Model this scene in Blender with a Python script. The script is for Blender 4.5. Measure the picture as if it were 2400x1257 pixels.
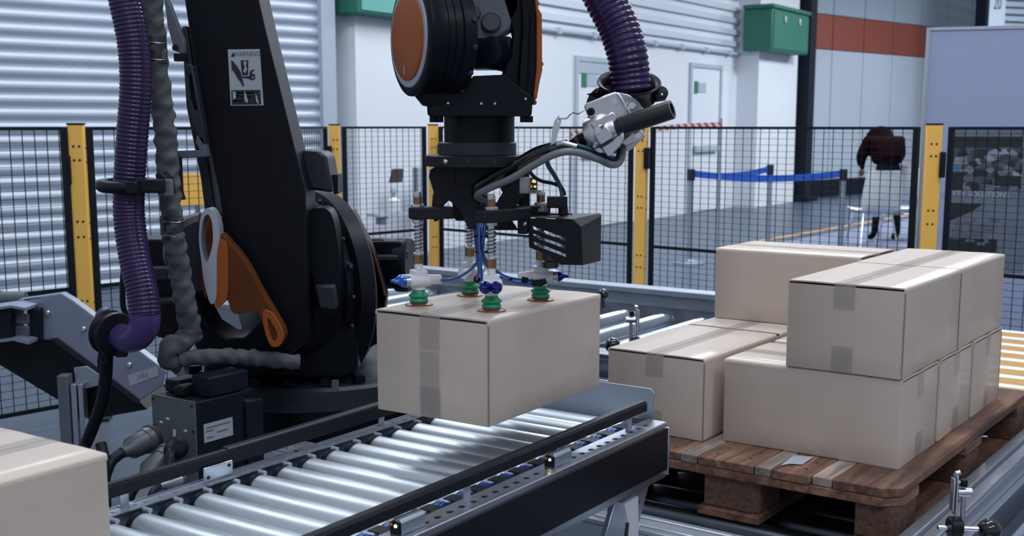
import bpy, math, random
from mathutils import Vector, Matrix
from mathutils.geometry import tessellate_polygon
random.seed(7)
SC = bpy.context.scene
for o in list(bpy.data.objects): bpy.data.objects.remove(o)
R = math.radians
# ------------------------------------------------------------------ camera, light, exposure
CAMZ = 1.45; FPX = 2780.0; CY = 720.0; PITCH = math.atan(425/2780.0)
cam = bpy.data.cameras.new('camera'); camo = bpy.data.objects.new('camera', cam); SC.collection.objects.link(camo)
camo.location = (0, 0, CAMZ); camo.rotation_euler = (math.pi/2-PITCH, 0, 0)
cam.sensor_width = 36; cam.sensor_fit = 'HORIZONTAL'; cam.lens = 36*FPX/2400.0
cam.shift_x = 0; cam.shift_y = -(628.5-CY)/2400.0*1.0
cam.shift_y = (CY-628.5)/2400.0
cam.clip_start = .05; cam.clip_end = 200
cam.dof.use_dof = True; cam.dof.focus_distance = 2.75; cam.dof.aperture_fstop = 7.0
SC.camera = camo
SC.view_settings.view_transform = 'Standard'; SC.view_settings.look = 'None'
SC.view_settings.exposure = 0.0; SC.view_settings.gamma = 1.0; SC.view_settings.use_curve_mapping = False
W = bpy.data.worlds.new('hall_light'); SC.world = W; W.use_nodes = True
W.node_tree.nodes['Background'].inputs[0].default_value = (.80, .86, 1.0, 1)
W.node_tree.nodes['Background'].inputs[1].default_value = .42
def lamp(loc, sx, sy, power, col=(.88, .94, 1.0)):
    l = bpy.data.lights.new('ceiling_light', 'AREA'); l.shape = 'RECTANGLE'; l.size = sx; l.size_y = sy
    l.energy = power; l.color = col
    o = bpy.data.objects.new('ceiling_light', l); SC.collection.objects.link(o); o.location = loc
    return o
for (x, y, p) in [(.3, -1.6, 78), (2.9, -.6, 70), (-2.2, -.8, 8), (.2, 3.1, 62), (2.6, 4.2, 66), (-2.6, 5.2, 50), (1.6, 8.5, 130), (-2.4, 8.6, 115), (3.5, 13.5, 230), (.8, 11.5, 100), (8.2, 18.5, 460), (11, 22.5, 330)]:
    lamp((x, y, 5.2), 1.8, .9 if y < 6 else 1.2, p)

# ------------------------------------------------------------------ projection helpers (pixel of the photograph -> real point)
cp, sp = math.cos(PITCH), math.sin(PITCH)
def ray(u, v):
    a = (u-1200)/FPX; b = (CY-v)/FPX
    return Vector((a, cp+b*sp, -sp+b*cp))
def pp(u, v, Y):
    d = ray(u, v); return Vector((0, 0, CAMZ))+d*(Y/d.y)
def atz(u, v, z):
    d = ray(u, v); return Vector((0, 0, CAMZ))+d*((z-CAMZ)/d.z)
def onpl(u, v, P, yaw):                     # vertical plane through P, running in direction yaw
    n = Vector((-math.sin(yaw), math.cos(yaw), 0)); d = ray(u, v); C = Vector((0, 0, CAMZ))
    return C+d*((Vector((P[0], P[1], 0))-C).dot(n)/d.dot(n))
def FR(s, t, z, yaw):
    c, q = math.cos(yaw), math.sin(yaw); return Vector((s*c-t*q, s*q+t*c, z))
def frame(yaw, o=(0, 0, 0)): return Matrix.Translation(Vector(o)) @ Matrix.Rotation(yaw, 4, 'Z')

# ------------------------------------------------------------------ materials
MATS = {}
def mat(name, col, rough=.5, metal=0., noise=0., nscale=20, bump=0., bscale=60, alpha=1., emit=0., spec=.5, coat=0., stretch=None, rnd=0., rvar=0.):
    if name in MATS: return MATS[name]
    m = bpy.data.materials.new(name); m.use_nodes = True; nt = m.node_tree; N = nt.nodes; L = nt.links
    b = N['Principled BSDF']
    b.inputs['Base Color'].default_value = (*col, 1); b.inputs['Roughness'].default_value = rough
    b.inputs['Metallic'].default_value = metal; b.inputs['Alpha'].default_value = alpha
    b.inputs['Specular IOR Level'].default_value = spec; b.inputs['Coat Weight'].default_value = coat; b.inputs['Coat Roughness'].default_value = .16 if name == 'cardboard' else .03
    tc = N.new('ShaderNodeTexCoord'); mp = N.new('ShaderNodeMapping'); L.new(tc.outputs['Object'], mp.inputs[0])
    if stretch: mp.inputs['Scale'].default_value = stretch
    src = None
    if noise:
        t = N.new('ShaderNodeTexNoise'); t.inputs['Scale'].default_value = nscale; t.inputs['Detail'].default_value = 5
        L.new(mp.outputs[0], t.inputs[0])
        r = N.new('ShaderNodeMapRange'); r.inputs[1].default_value = .25; r.inputs[2].default_value = .75
        r.inputs[3].default_value = 1-noise; r.inputs[4].default_value = 1+noise
        L.new(t.outputs[0], r.inputs[0])
        v = N.new('ShaderNodeVectorMath'); v.operation = 'SCALE'; v.inputs[0].default_value = col
        L.new(r.outputs[0], v.inputs['Scale']); src = v.outputs[0]
        if rvar:
            rr = N.new('ShaderNodeMapRange'); rr.inputs[3].default_value = rough-rvar; rr.inputs[4].default_value = rough+rvar
            L.new(t.outputs[0], rr.inputs[0]); L.new(rr.outputs[0], b.inputs['Roughness'])
    if rnd:
        oi = N.new('ShaderNodeObjectInfo'); r = N.new('ShaderNodeMapRange'); r.inputs[3].default_value = 1-rnd; r.inputs[4].default_value = 1+rnd
        L.new(oi.outputs['Random'], r.inputs[0]); v = N.new('ShaderNodeVectorMath'); v.operation = 'SCALE'
        if src: L.new(src, v.inputs[0])
        else: v.inputs[0].default_value = col
        L.new(r.outputs[0], v.inputs['Scale']); src = v.outputs[0]
    if src: L.new(src, b.inputs['Base Color'])
    if bump:
        t = N.new('ShaderNodeTexNoise'); t.inputs['Scale'].default_value = bscale; t.inputs['Detail'].default_value = 4
        L.new(mp.outputs[0], t.inputs[0]); bn = N.new('ShaderNodeBump'); bn.inputs['Strength'].default_value = bump; bn.inputs['Distance'].default_value = .003
        L.new(t.outputs[0], bn.inputs['Height']); L.new(bn.outputs[0], b.inputs['Normal'])
    if emit:
        b.inputs['Emission Color'].default_value = (*col, 1); b.inputs['Emission Strength'].default_value = emit
    MATS[name] = m; return m
CARD = mat('cardboard', (.56, .475, .415), .62, noise=.035, nscale=6, bump=.06, bscale=25, spec=.4, coat=.22, stretch=(1, 1, 3))
CARDIN = mat('cardboard_edge', (.25, .20, .17), .8)
TAPE = mat('clear_tape', (.36, .335, .33), .13, alpha=.33, bump=.9, bscale=55, spec=.8, stretch=(1, 1, 1))
STEEL = mat('galvanised_steel', (.64, .70, .77), .40, .92, noise=.10, nscale=14, rvar=.10, stretch=(1, .12, 1))
STEEL2 = mat('grey_sheet_steel', (.36, .41, .49), .42, .75, noise=.06, nscale=8)
ALU = mat('aluminium_profile', (.52, .56, .64), .3, .95, noise=.05, nscale=30)
CAST = mat('cast_aluminium', (.60, .62, .66), .33, .95, noise=.05, nscale=40, bump=.08, bscale=160)
CHROME = mat('chrome', (.75, .78, .82), .12, 1.)
BLACKP = mat('black_plastic', (.007, .009, .014), .42, spec=.22)
BLACKG = mat('glossy_black_plastic', (.006, .007, .009), .09, coat=.4)
DARKPL = mat('dark_grey_plastic', (.020, .023, .032), .55, bump=.03, bscale=200, spec=.3)
ROBOT = mat('black_robot_paint', (.0035, .005, .010), .38, noise=.2, nscale=9, spec=.18)
ROBOT2 = mat('dark_grey_robot_paint', (.020, .024, .036), .42, noise=.12, nscale=12, spec=.3)
ROBGREY = mat('grey_robot_casting', (.10, .12, .15), .45, noise=.1, nscale=10)
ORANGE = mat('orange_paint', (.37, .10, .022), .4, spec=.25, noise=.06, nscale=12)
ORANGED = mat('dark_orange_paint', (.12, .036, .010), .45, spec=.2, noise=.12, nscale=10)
RIMG = mat('pale_machined_rim', (.48, .52, .60), .35, .4)
YELLOW = mat('yellow_powder_coat', (.98, .56, .12), .5, noise=.03, nscale=6, spec=.3)
FBLACK = mat('black_fence_paint', (.006, .010, .018), .5, spec=.2)
GREEN = mat('green_silicone', (.012, .27, .13), .33, spec=.6)
REDSIL = mat('rust_red_silicone', (.19, .035, .02), .4)
WHITEP = mat('white_plastic', (.72, .73, .76), .38)
BLUEM = mat('blue_anodised_metal', (.02, .04, .30), .18, .85)
BLUEM2 = mat('light_blue_anodised_metal', (.04, .14, .48), .22, .8)
BLUEH = mat('blue_tubing', (.015, .075, .33), .22, spec=.7)
BRASS = mat('brass', (.30, .17, .09), .4, .8)
PURPLE = mat('purple_hose', (.026, .013, .070), .22, spec=.4, noise=.1, nscale=4)
PURPLE2 = mat('purple_hose_smooth', (.06, .038, .16), .3, spec=.4)
GREYCAB = mat('grey_cable', (.19, .20, .22), .38)
TEAL = mat('teal_cable', (.015, .075, .095), .4)
FABRIC = mat('grey_fabric_sleeve', (.075, .082, .095), .85, noise=.3, nscale=14, bump=1.0, bscale=26)
WALLW = mat('white_wall_paint', (.66, .69, .75), .7, noise=.03, nscale=.8)
WALLG = mat('pale_grey_wall_paint', (.38, .44, .52), .7, noise=.04, nscale=.7)
WALLU = mat('upper_grey_cladding', (.27, .33, .40), .6, noise=.05, nscale=.7)
BANDO = mat('orange_red_band_paint', (.22, .050, .032), .6, noise=.05, nscale=.8)
SHUT = mat('shutter_metal', (.52, .58, .68), .5, .2, noise=.03, nscale=2)
GREENB = mat('green_paint', (.016, .145, .095), .5)
GREENB2 = mat('pale_green_paint', (.10, .36, .31), .5)
NAVY = mat('dark_navy_paint', (.005, .009, .018), .5, spec=.2)
FLOORM = mat('grey_blue_floor', (.062, .086, .128), .36, noise=.12, nscale=1.6, bump=.02, bscale=30)
CARPET = mat('lilac_grey_carpet', (.17, .20, .30), .7, noise=.08, nscale=2)
LILAC = mat('lilac_panel', (.37, .44, .66), .55, noise=.02, nscale=1)
BELTB = mat('blue_barrier_belt', (.02, .11, .58), .5)
MDARK = mat('dark_print', (.012, .016, .022), .6)
PRINTD = mat('grey_print', (.12, .14, .17), .5)
PAPER = mat('label_paper', (.42, .46, .52), .5)
YPRINT = mat('yellow_display_digits', (1., .86, .25), .5, emit=2.2)
RPRINT = mat('red_display_digits', (1., .12, .05), .5, emit=1.6)
LED = mat('yellow_led', (1., .9, .35), .5, emit=7)
CLEARP = mat('translucent_white_plastic', (.42, .44, .46), .3, alpha=.85)
REDW = mat('dark_red_shirt', (.008, .0015, .003), .95, spec=.05, noise=.3, nscale=12)
TROUS = mat('black_trousers', (.004, .006, .012), .95, spec=.05)
SKIN = mat('skin', (.30, .17, .12), .6)
HAIR = mat('dark_hair', (.01, .008, .008), .7)
BLUEC = mat('blue_pulley', (.03, .10, .42), .35)

def wood(name, c1, c2, c3):
    m = bpy.data.materials.new(name); m.use_nodes = True; N = m.node_tree.nodes; L = m.node_tree.links; b = N['Principled BSDF']
    b.inputs['Roughness'].default_value = .75
    tc = N.new('ShaderNodeTexCoord'); oi = N.new('ShaderNodeObjectInfo')
    off = N.new('ShaderNodeVectorMath'); off.operation = 'ADD'; L.new(tc.outputs['Object'], off.inputs[0])
    sc = N.new('ShaderNodeVectorMath'); sc.operation = 'SCALE'; sc.inputs[0].default_value = (7, 3, 5); L.new(oi.outputs['Random'], sc.inputs['Scale']); L.new(sc.outputs[0], off.inputs[1])
    mp = N.new('ShaderNodeMapping'); mp.inputs['Scale'].default_value = (1.2, 16, 16); L.new(off.outputs[0], mp.inputs[0])
    g = N.new('ShaderNodeTexNoise'); g.inputs['Scale'].default_value = 2.2; g.inputs['Detail'].default_value = 6; g.inputs['Distortion'].default_value = .8; L.new(mp.outputs[0], g.inputs[0])
    r = N.new('ShaderNodeValToRGB'); r.color_ramp.elements[0].color = (*c1, 1); r.color_ramp.elements[0].position = .32
    r.color_ramp.elements[1].color = (*c3, 1); r.color_ramp.elements[1].position = .72
    e = r.color_ramp.elements.new(.52); e.color = (*c2, 1); L.new(g.outputs[0], r.inputs[0])
    st = N.new('ShaderNodeTexNoise'); st.inputs['Scale'].default_value = 5; st.inputs['Detail'].default_value = 4; L.new(off.outputs[0], st.inputs[0])
    sr = N.new('ShaderNodeMapRange'); sr.inputs[1].default_value = .35; sr.inputs[2].default_value = .65; sr.inputs[3].default_value = .55; sr.inputs[4].default_value = 1.25; L.new(st.outputs[0], sr.inputs[0])
    rr = N.new('ShaderNodeMapRange'); rr.inputs[3].default_value = .8; rr.inputs[4].default_value = 1.2; L.new(oi.outputs['Random'], rr.inputs[0])
    mu = N.new('ShaderNodeMath'); mu.operation = 'MULTIPLY'; L.new(sr.outputs[0], mu.inputs[0]); L.new(rr.outputs[0], mu.inputs[1])
    v = N.new('ShaderNodeVectorMath'); v.operation = 'SCALE'; L.new(r.outputs[0], v.inputs[0]); L.new(mu.outputs[0], v.inputs['Scale']); L.new(v.outputs[0], b.inputs['Base Color'])
    bn = N.new('ShaderNodeBump'); bn.inputs['Strength'].default_value = .35; bn.inputs['Distance'].default_value = .002; L.new(g.outputs[0], bn.inputs['Height']); L.new(bn.outputs[0], b.inputs['Normal'])
    return m
WOOD = wood('weathered_brown_wood', (.075, .038, .026), (.19, .092, .058), (.31, .17, .115))
WOODL = wood('pale_grey_wood', (.16, .12, .105), (.33, .25, .22), (.46, .37, .33))
CHIP = mat('pressed_chip_block', (.105, .056, .038), .9, noise=.45, nscale=90, bump=.8, bscale=120)

# ------------------------------------------------------------------ mesh builder
class MB:
    def __init__(s, M=None): s.v = []; s.f = []; s.M = M or Matrix.Identity(4)
    def add(s, vs, fs):
        n = len(s.v); s.v += [s.M @ Vector(p) for p in vs]; s.f += [tuple(i+n for i in f) for f in fs]; return s
    def box(s, x0, x1, y0, y1, z0, z1):
        vs = [(x, y, z) for z in (z0, z1) for (x, y) in ((x0, y0), (x1, y0), (x1, y1), (x0, y1))]
        return s.add(vs, [(3, 2, 1, 0), (4, 5, 6, 7), (0, 1, 5, 4), (1, 2, 6, 5), (2, 3, 7, 6), (3, 0, 4, 7)])
    def cbox(s, c, sx, sy, sz, rot=None):
        R3 = rot or Matrix.Identity(3); c = Vector(c)
        vs = [c+R3 @ Vector((x*sx/2, y*sy/2, z*sz/2)) for z in (-1, 1) for (x, y) in ((-1, -1), (1, -1), (1, 1), (-1, 1))]
        return s.add(vs, [(3, 2, 1, 0), (4, 5, 6, 7), (0, 1, 5, 4), (1, 2, 6, 5), (2, 3, 7, 6), (3, 0, 4, 7)])
    def cyl(s, p0, p1, r0, r1=None, n=20, caps=True, ph=0):
        r1 = r0 if r1 is None else r1
        return s.lathe(p0, Vector(p1)-Vector(p0), [(r0, 0), (r1, (Vector(p1)-Vector(p0)).length)], n, caps, ph)
    def lathe(s, o, axis, prof, n=24, caps=True, ph=0):
        o = Vector(o); z = Vector(axis).normalized(); x = z.orthogonal().normalized(); y = z.cross(x); vs = []; fs = []
        for (r, h) in prof:
            for i in range(n):
                a = 2*math.pi*(i+ph)/n; vs.append(o+z*h+(x*math.cos(a)+y*math.sin(a))*r)
        for k in range(len(prof)-1):
            for i in range(n):
                j = (i+1) % n; fs.append((k*n+i, k*n+j, (k+1)*n+j, (k+1)*n+i))
        if caps: fs.append(tuple(reversed(range(n)))); fs.append(tuple((len(prof)-1)*n+i for i in range(n)))
        return s.add(vs, fs)
    def sphere(s, c, r, n=20):
        m = n//2; pr = [(max(1e-4, r*math.sin(math.pi*k/m)), -r*math.cos(math.pi*k/m)) for k in range(m+1)]
        return s.lathe(c, (0, 0, 1), pr, n, False)
    def tube(s, pts, r, n=12, caps=True):
        pts = [Vector(p) for p in pts]; k = len(pts); vs = []; fs = []
        rf = r if callable(r) else (lambda t: r)
        T = [(pts[min(i+1, k-1)]-pts[max(i-1, 0)]).normalized() for i in range(k)]
        x = T[0].orthogonal().normalized()
        for i in range(k):
            x = (x-T[i]*x.dot(T[i])).normalized(); y = T[i].cross(x); rr = rf(i/(k-1))
            for j in range(n):
                a = 2*math.pi*j/n; vs.append(pts[i]+(x*math.cos(a)+y*math.sin(a))*rr)
        for i in range(k-1):
            for j in range(n):
                q = (j+1) % n; fs.append((i*n+j, i*n+q, (i+1)*n+q, (i+1)*n+j))
        if caps: fs.append(tuple(reversed(range(n)))); fs.append(tuple((k-1)*n+j for j in range(n)))
        return s.add(vs, fs)
    def prism(s, out, d, holes=()):
        """planar outline (3D points), optional holes, extruded by vector d"""
        loops = [[Vector(p) for p in out]]+[[Vector(p) for p in h] for h in holes]; d = Vector(d)
        flat = [p for l in loops for p in l]; n = len(flat)
        nrm = Vector((0, 0, 0)); L0 = loops[0]
        for i in range(len(L0)):
            a, b = L0[i], L0[(i+1) % len(L0)]; nrm += a.cross(b)
        tr = tessellate_polygon(loops); fs = []
        for t in tr:
            a, b, c = (flat[i] for i in t)
            g = (b-a).cross(c-a); up = g.dot(d) > 0
            fs.append(tuple(reversed(t)) if up else tuple(t)); q = tuple(i+n for i in t); fs.append(q if up else tuple(reversed(q)))
        k = 0
        for li, l in enumerate(loops):
            m = len(l)
            sg = Vector((0, 0, 0))
            for i in range(m): sg += (l[i]-l[0]).cross(l[(i+1) % m]-l[0])
            ccw = (sg.dot(d) > 0) == (li == 0)
            for i in range(m):
                a, b = k+i, k+(i+1) % m
                fs.append((a, b, b+n, a+n) if ccw else (b, a, a+n, b+n))
            k += m
        return s.add(flat+[p+d for p in flat], fs)
def spline(pts, n=8):
    P = [Vector(p) for p in pts]; out = []
    for i in range(len(P)-1):
        a = P[max(i-1, 0)]; b = P[i]; c = P[i+1]; d = P[min(i+2, len(P)-1)]
        for k in range(n):
            t = k/n; out.append(.5*((2*b)+(c-a)*t+(2*a-5*b+4*c-d)*t*t+(3*b-a-3*c+d)*t**3))
    out.append(P[-1]); return out
def resample(pts, step):
    out = [pts[0]]; acc = 0
    for i in range(1, len(pts)):
        seg = (pts[i]-pts[i-1]); L = seg.length; d = step-acc
        while d <= L: out.append(pts[i-1]+seg*(d/L)); d += step
        acc = L-(d-step)
    return out
def wm(o):
    M = Matrix.Identity(4)
    while o: M = o.matrix_basis @ M; o = o.parent
    return M
def obj(name, mb, m, parent=None, bev=0, smooth=35, label=None, stuff=False, share=None):
    I = wm(parent).inverted() if parent else Matrix.Identity(4)
    me = bpy.data.meshes.new(name); me.from_pydata([I @ v for v in mb.v], [], mb.f); me.update()
    me.materials.append(m)
    if smooth:
        me.shade_smooth(); me.set_sharp_from_angle(angle=R(smooth))
    o = bpy.data.objects.new(name, me); SC.collection.objects.link(o)
    if parent: o.parent = parent
    if bev:
        b = o.modifiers.new('bevel', 'BEVEL'); b.width = bev; b.segments = 2; b.limit_method = 'ANGLE'; b.angle_limit = R(40)
    if label: o['label'] = label
    if stuff: o['kind'] = 'stuff'
    return o
def tag(o, label, cat, group=None):
    o['label'] = label; o['category'] = cat
    if group: o['group'] = group
    return o
def thing(name, label, cat, loc=(0, 0, 0), rz=0, group=None):
    o = bpy.data.objects.new(name, None); SC.collection.objects.link(o); o.location = loc; o.rotation_euler = (0, 0, rz)
    o.empty_display_size = .05
    return tag(o, label, cat, group)
def struct(name, mb, m, parent=None, **k):
    o = obj(name, mb, m, parent, **k)
    if not parent: o['kind'] = 'structure'
    return o
def sempty(name, loc=(0, 0, 0), rz=0):
    o = bpy.data.objects.new(name, None); SC.collection.objects.link(o); o.location = loc; o.rotation_euler = (0, 0, rz); o['kind'] = 'structure'; return o
def cp_obj(o, parent, off=None):
    c = o.copy(); SC.collection.objects.link(c); c.parent = parent
    if off is not None: c.location = off
    return c
def dup(root, loc, rz, label, group=None):
    r = root.copy(); SC.collection.objects.link(r); r.location = loc; r.rotation_euler = (0, 0, rz); r['label'] = label
    if group: r['group'] = group
    for ch in list(root.children):
        c = ch.copy(); SC.collection.objects.link(c); c.parent = r
        for g in list(ch.children):
            d = g.copy(); SC.collection.objects.link(d); d.parent = c
    return r
def text(name, s, size, M, m, parent, ext=.0006, spacing=1.0, sx=1.0):
    cu = bpy.data.curves.new(name, 'FONT'); cu.body = s; cu.size = size; cu.extrude = ext; cu.align_x = 'CENTER'; cu.align_y = 'CENTER'; cu.space_character = spacing
    t = bpy.data.objects.new(name, cu); SC.collection.objects.link(t); bpy.context.view_layer.update()
    me = bpy.data.meshes.new_from_object(t.evaluated_get(bpy.context.evaluated_depsgraph_get()))
    bpy.data.objects.remove(t); me.transform(Matrix.Diagonal((sx, 1, 1, 1)))
    me.transform((wm(parent).inverted() if parent else Matrix.Identity(4)) @ M)
    me.materials.clear(); me.materials.append(m)
    o = bpy.data.objects.new(name, me); SC.collection.objects.link(o); o.parent = parent; return o
def basis(o, ex, ey):       # local x->ex, y->ey, z->ex x ey
    ex = Vector(ex).normalized(); ey = Vector(ey); ez = ex.cross(ey).normalized(); ey = ez.cross(ex)
    M = Matrix((ex, ey, ez)).transposed().to_4x4(); M.translation = Vector(o); return M

YC = R(55.9); YP = .9459; YG = .9899
# ================================================================== STRUCTURE: floor and walls
struct('floor', MB().box(-14, 30, -3, 45, -.1, 0), FLOORM)
# roller shutter on the left
shy = R(41); sh0 = Vector((-4.75, 9.6, 0))-Vector((math.cos(shy), math.sin(shy), 0))*3.0; door = sempty('door_1', sh0, shy)
Ls = 6.72; pit = .116
def slat_mb(z):
    mb = MB(frame(shy, sh0)); pr = [(0, 0), (.012, -.030), (.05, -.040), (.078, -.030), (.088, 0), (.116, 0)]
    vs = [(x, y, z+h) for x in (0, Ls) for (h, y) in pr]; n = len(pr)
    return mb.add(vs, [(i, i+1, i+1+n, i+n) if False else (i+n, i+1+n, i+1, i) for i in range(n-1)])
first = obj('shutter_slat', slat_mb(0), SHUT, door, smooth=60)
for k in range(1, 40):
    cp_obj(first, door, (0, 0, k*pit))
struct('door_frame', MB(frame(shy, sh0)).box(Ls, Ls+.16, -.10, .1, 0, 5.2), WALLG, door)
# main wall behind the cell
w0 = Vector((-1.92, 12.35, 0)); wy = R(57)
MW = frame(wy, w0)
def wk(u, v=300):          # distance along the main wall for a pixel column
    P = onpl(u, v, w0, wy); return (P-w0).dot(Vector((math.cos(wy), math.sin(wy), 0)))
def wz(u, v): return onpl(u, v, w0, wy).z
kend = wk(1885)
wl = struct('wall_back', MB(MW).box(-1.2, kend, 0, .25, 0, 6.5), WALLW)
# horizontal cladding ribs above the doors
k0 = wk(1255); k1 = wk(1722)
for i in range(14):
    z = 2.82+i*.2
    obj('cladding_rib', MB(MW).box(k0, k1, -.05, 0, z, z+.095), SHUT, wl, bev=.008)
obj('conduit', MB(MW).cyl((k0, -.05, 2.70), (k1, -.05, 2.70), .03), WALLG, wl)
for i in range(7):
    kk = k0+(k1-k0)*(i+.5)/7
    obj('conduit_clip', MB(MW).box(kk-.04, kk+.04, -.09, 0, 2.66, 2.74), WALLG, wl)
# doors in the white wall
def wdoor(n, ua, ub, vt, glass=False):
    a, b = wk(ua), wk(ub); top = wz((ua+ub)/2, vt)
    d = sempty('door_%d' % n, MW @ Vector(((a+b)/2, 0, 0)), wy)
    mb = MB(MW).prism([(a-.07, -.04, 0), (a-.07, -.04, top+.07), (b+.07, -.04, top+.07), (b+.07, -.04, 0), (b, -.04, 0), (b, -.04, top), (a, -.04, top), (a, -.04, 0)], (0, .04, 0))
    obj('door_frame', mb, WALLG, d)
    obj('door_leaf', MB(MW).box(a+.01, b-.01, -.02, .0, .02, top-.01), WALLW, d)
    if n == 2: obj('door_header', MB(MW).box(a, b, -.035, -.02, top-.16, top-.01), WALLG, d)
    obj('green_sign', MB(MW).box(a+.10, a+.24, -.03, -.02, 1.98, 2.18), GREENB, d)
    obj('paper_sign', MB(MW).box(a+.27, a+.56, -.03, -.02, 2.0, 2.16), WALLG, d)
    obj('push_bar', MB(MW).box(a+.1, b-.1, -.09, -.02, 1.02, 1.12), WALLG, d)
wdoor(2, 1350, 1470, 148); wdoor(3, 1616, 1682, 160)
# pilasters with green service boxes
def prow(ua, um, ub):      # near s, depth and far s of a block standing proud of the wall, from its three vertical edges
    a = wk(ua); lo, hi = 0, 4
    for _ in range(40):
        m = (lo+hi)/2; P = MW @ Vector((a, -m, 0)); u = 1200+FPX*P.x/(P.y*cp)
        lo, hi = (m, hi) if u < um else (lo, m)
    P0 = MW @ Vector((0, -lo, 0)); Pb = onpl(ub, 300, P0, wy); b = (Pb-P0).dot(Vector((math.cos(wy), math.sin(wy), 0)))
    return a, lo, b, P0
def pilaster(n, px, bx, vb, vt):
    a, d, b, P0 = prow(*px); a2, d2, b2, P2 = prow(bx[0]-22, bx[1], bx[2]); d3 = prow(bx[0]-22, bx[0], bx[2])[1]
    zb = onpl(bx[1], vb, P2, wy).z; zt = onpl(bx[1], vt, P2, wy).z if vt else zb+.8
    struct('trim_%d' % n, MB(MW).box(a, b, -d, 0, 0, 6.4), WALLW)
    t = thing('service_box', 'pale green lit metal box at the top, left of the robot drum' if n == 1 else 'dark green metal service box on the pilaster beside the navy column', 'box', MW @ Vector(((a2+b2)/2, -d2, zb)), wy)
    obj('body', MB(MW).box(a2, b2, -d2, -d3, zb, zt), GREENB, t, bev=.02)
    obj('lid', MB(MW).box(a2-.04, b2+.04, -d2-.04, -d3, zt, zt+.07), GREENB, t, bev=.015)
    obj('side_panel', MB(MW).box(a2+.06, b2-.03, -d2-.015, -d2, zb+.04, zt-.04), GREENB2 if n == 1 else GREENB, t)
    for k in (.3, .7): obj('handle', MB(MW).box(a2+(b2-a2)*k-.03, a2+(b2-a2)*k+.03, -d2-.05, -d2-.015, zt-.22, zt-.1), RIMG, t, bev=.01)
pilaster(1, (783, 836, 1000), (781, 842, 1004), 32, 0); pilaster(2, (1724, 1774, 1864), (1735, 1802, 1886), 116, 16)
# dark column
cx = pp(1880, 300, 23.2)
struct('trim_3', MB(frame(wy, (cx.x, cx.y, 0))).box(-.17, .17, -.16, .16, 0, 6.4), NAVY)
obj('flange_plate', MB(frame(wy, (cx.x, cx.y, 0))).box(-.28, .28, -.27, .27, 0, .08), NAVY, bpy.data.objects['trim_3'])
# far right wall with the orange band, made of cladding panels
q0 = Vector((6.05, 24.2, 0)); qy = R(43.8); MQ = frame(qy, q0)
wr = struct('wall_right', MB(MQ).box(-.6, 16, .06, .3, 0, 7), WALLU)
first = None
for k in range(12):
    x0 = -.55+k*1.22
    for (za, zb, m_) in ((.35, 2.97, WALLG), (2.98, 3.66, BANDO), (3.67, 6.0, WALLU)):
        obj('wall_panel', MB(MQ).box(x0, x0+1.19, 0, .06, za, zb), m_, wr, bev=.01)
struct('baseboard_right', MB(MQ).box(-.6, 16, -.05, .06, 0, .33), NAVY)
# door with number 20 at the far right
P20 = onpl(2318, 30, (10.4, 26.5), R(30))
nb = sempty('door_4', (10.2, 25.6, 0), R(20)); M20 = frame(R(20), (10.2, 25.6, 0))
obj('door_jamb', MB(M20).box(-.22, .22, 0, .3, 0, 6), WALLG, nb)
obj('dark_edge', MB(M20).box(-.30, -.22, -.02, .3, 0, 6), NAVY, nb)
for k in range(22): obj('shutter_slat', MB(M20).box(.22, 5, .05, .12, 2.6+k*.15, 2.6+k*.15+.10), WALLU, nb)
text('number', '20', .34, M20 @ Matrix.Translation((0.0, -.005, 3.98)) @ Matrix.Rotation(R(90), 4, 'X'), NAVY, nb, sx=.62)
# floor marking and pale carpet
a = atz(1640, 590, 0); b = atz(1807, 559, 0); c = atz(2072, 513, 0); dv = (c-b).normalized(); nv = Vector((dv.y, -dv.x, 0))
e0 = b-dv*1.3; e1 = b+dv*12
LINEM = mat('orange_floor_paint', (.42, .26, .15), .6)
o = obj('floor_line', MB().prism([e0+Vector((0, 0, .002)), e1+Vector((0, 0, .002)), e1+nv*.12+Vector((0, 0, .002)), e0+nv*.12+Vector((0, 0, .002))], (0, 0, .003)), LINEM)
tag(o, 'faded orange line painted across the floor beyond the fence', 'floor marking')
z3 = Vector((0, 0, .002))
o = obj('carpet', MB().prism([e0+nv*.35+z3, e1+nv*.35+z3, e1+nv*6+z3, e0+nv*3.2+z3], (0, 0, .006)), CARPET)
tag(o, 'pale lilac grey carpet under the white chairs beyond the fence', 'carpet')

# ================================================================== SAFETY FENCE
def fence_panel(pa, pb, label, mid=.783, bot=1.36, top=1.445):
    pa = Vector((pa[0], pa[1], 0)); pb = Vector((pb[0], pb[1], 0)); d = pb-pa; L = d.length; yaw = math.atan2(d.y, d.x)
    t = thing('mesh_fence', label, 'fence', pa, yaw); M = frame(yaw, pa); zb = top-bot
    obj('frame_tube', MB(M).box(0, .030, -.013, .013, zb, top), FBLACK, t, bev=.003)
    obj('frame_tube', MB(M).box(L-.030, L, -.013, .013, zb, top), FBLACK, t, bev=.003)
    obj('top_rail', MB(M).box(.03, L-.03, -.010, .010, top-.016, top), FBLACK, t)
    obj('middle_rail', MB(M).box(.03, L-.03, -.008, .008, top-mid-.010, top-mid+.010), FBLACK, t)
    obj('bottom_rail', MB(M).box(.03, L-.03, -.008, .008, zb, zb+.02), FBLACK, t)
    mb = MB(M); w = .0018; x = .03+.0600
    while x < L-.03: mb.box(x-w, x+w, -w, w, zb+.02, top-.016); x += .0600
    z = zb+.05
    while z < top-.03: mb.box(.03, L-.03, -.0045, -.0010, z-w*.62, z+w*.62); z += .0375
    obj('wire_mesh', mb, FBLACK, t, smooth=0, stuff=True)
    return t
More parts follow.
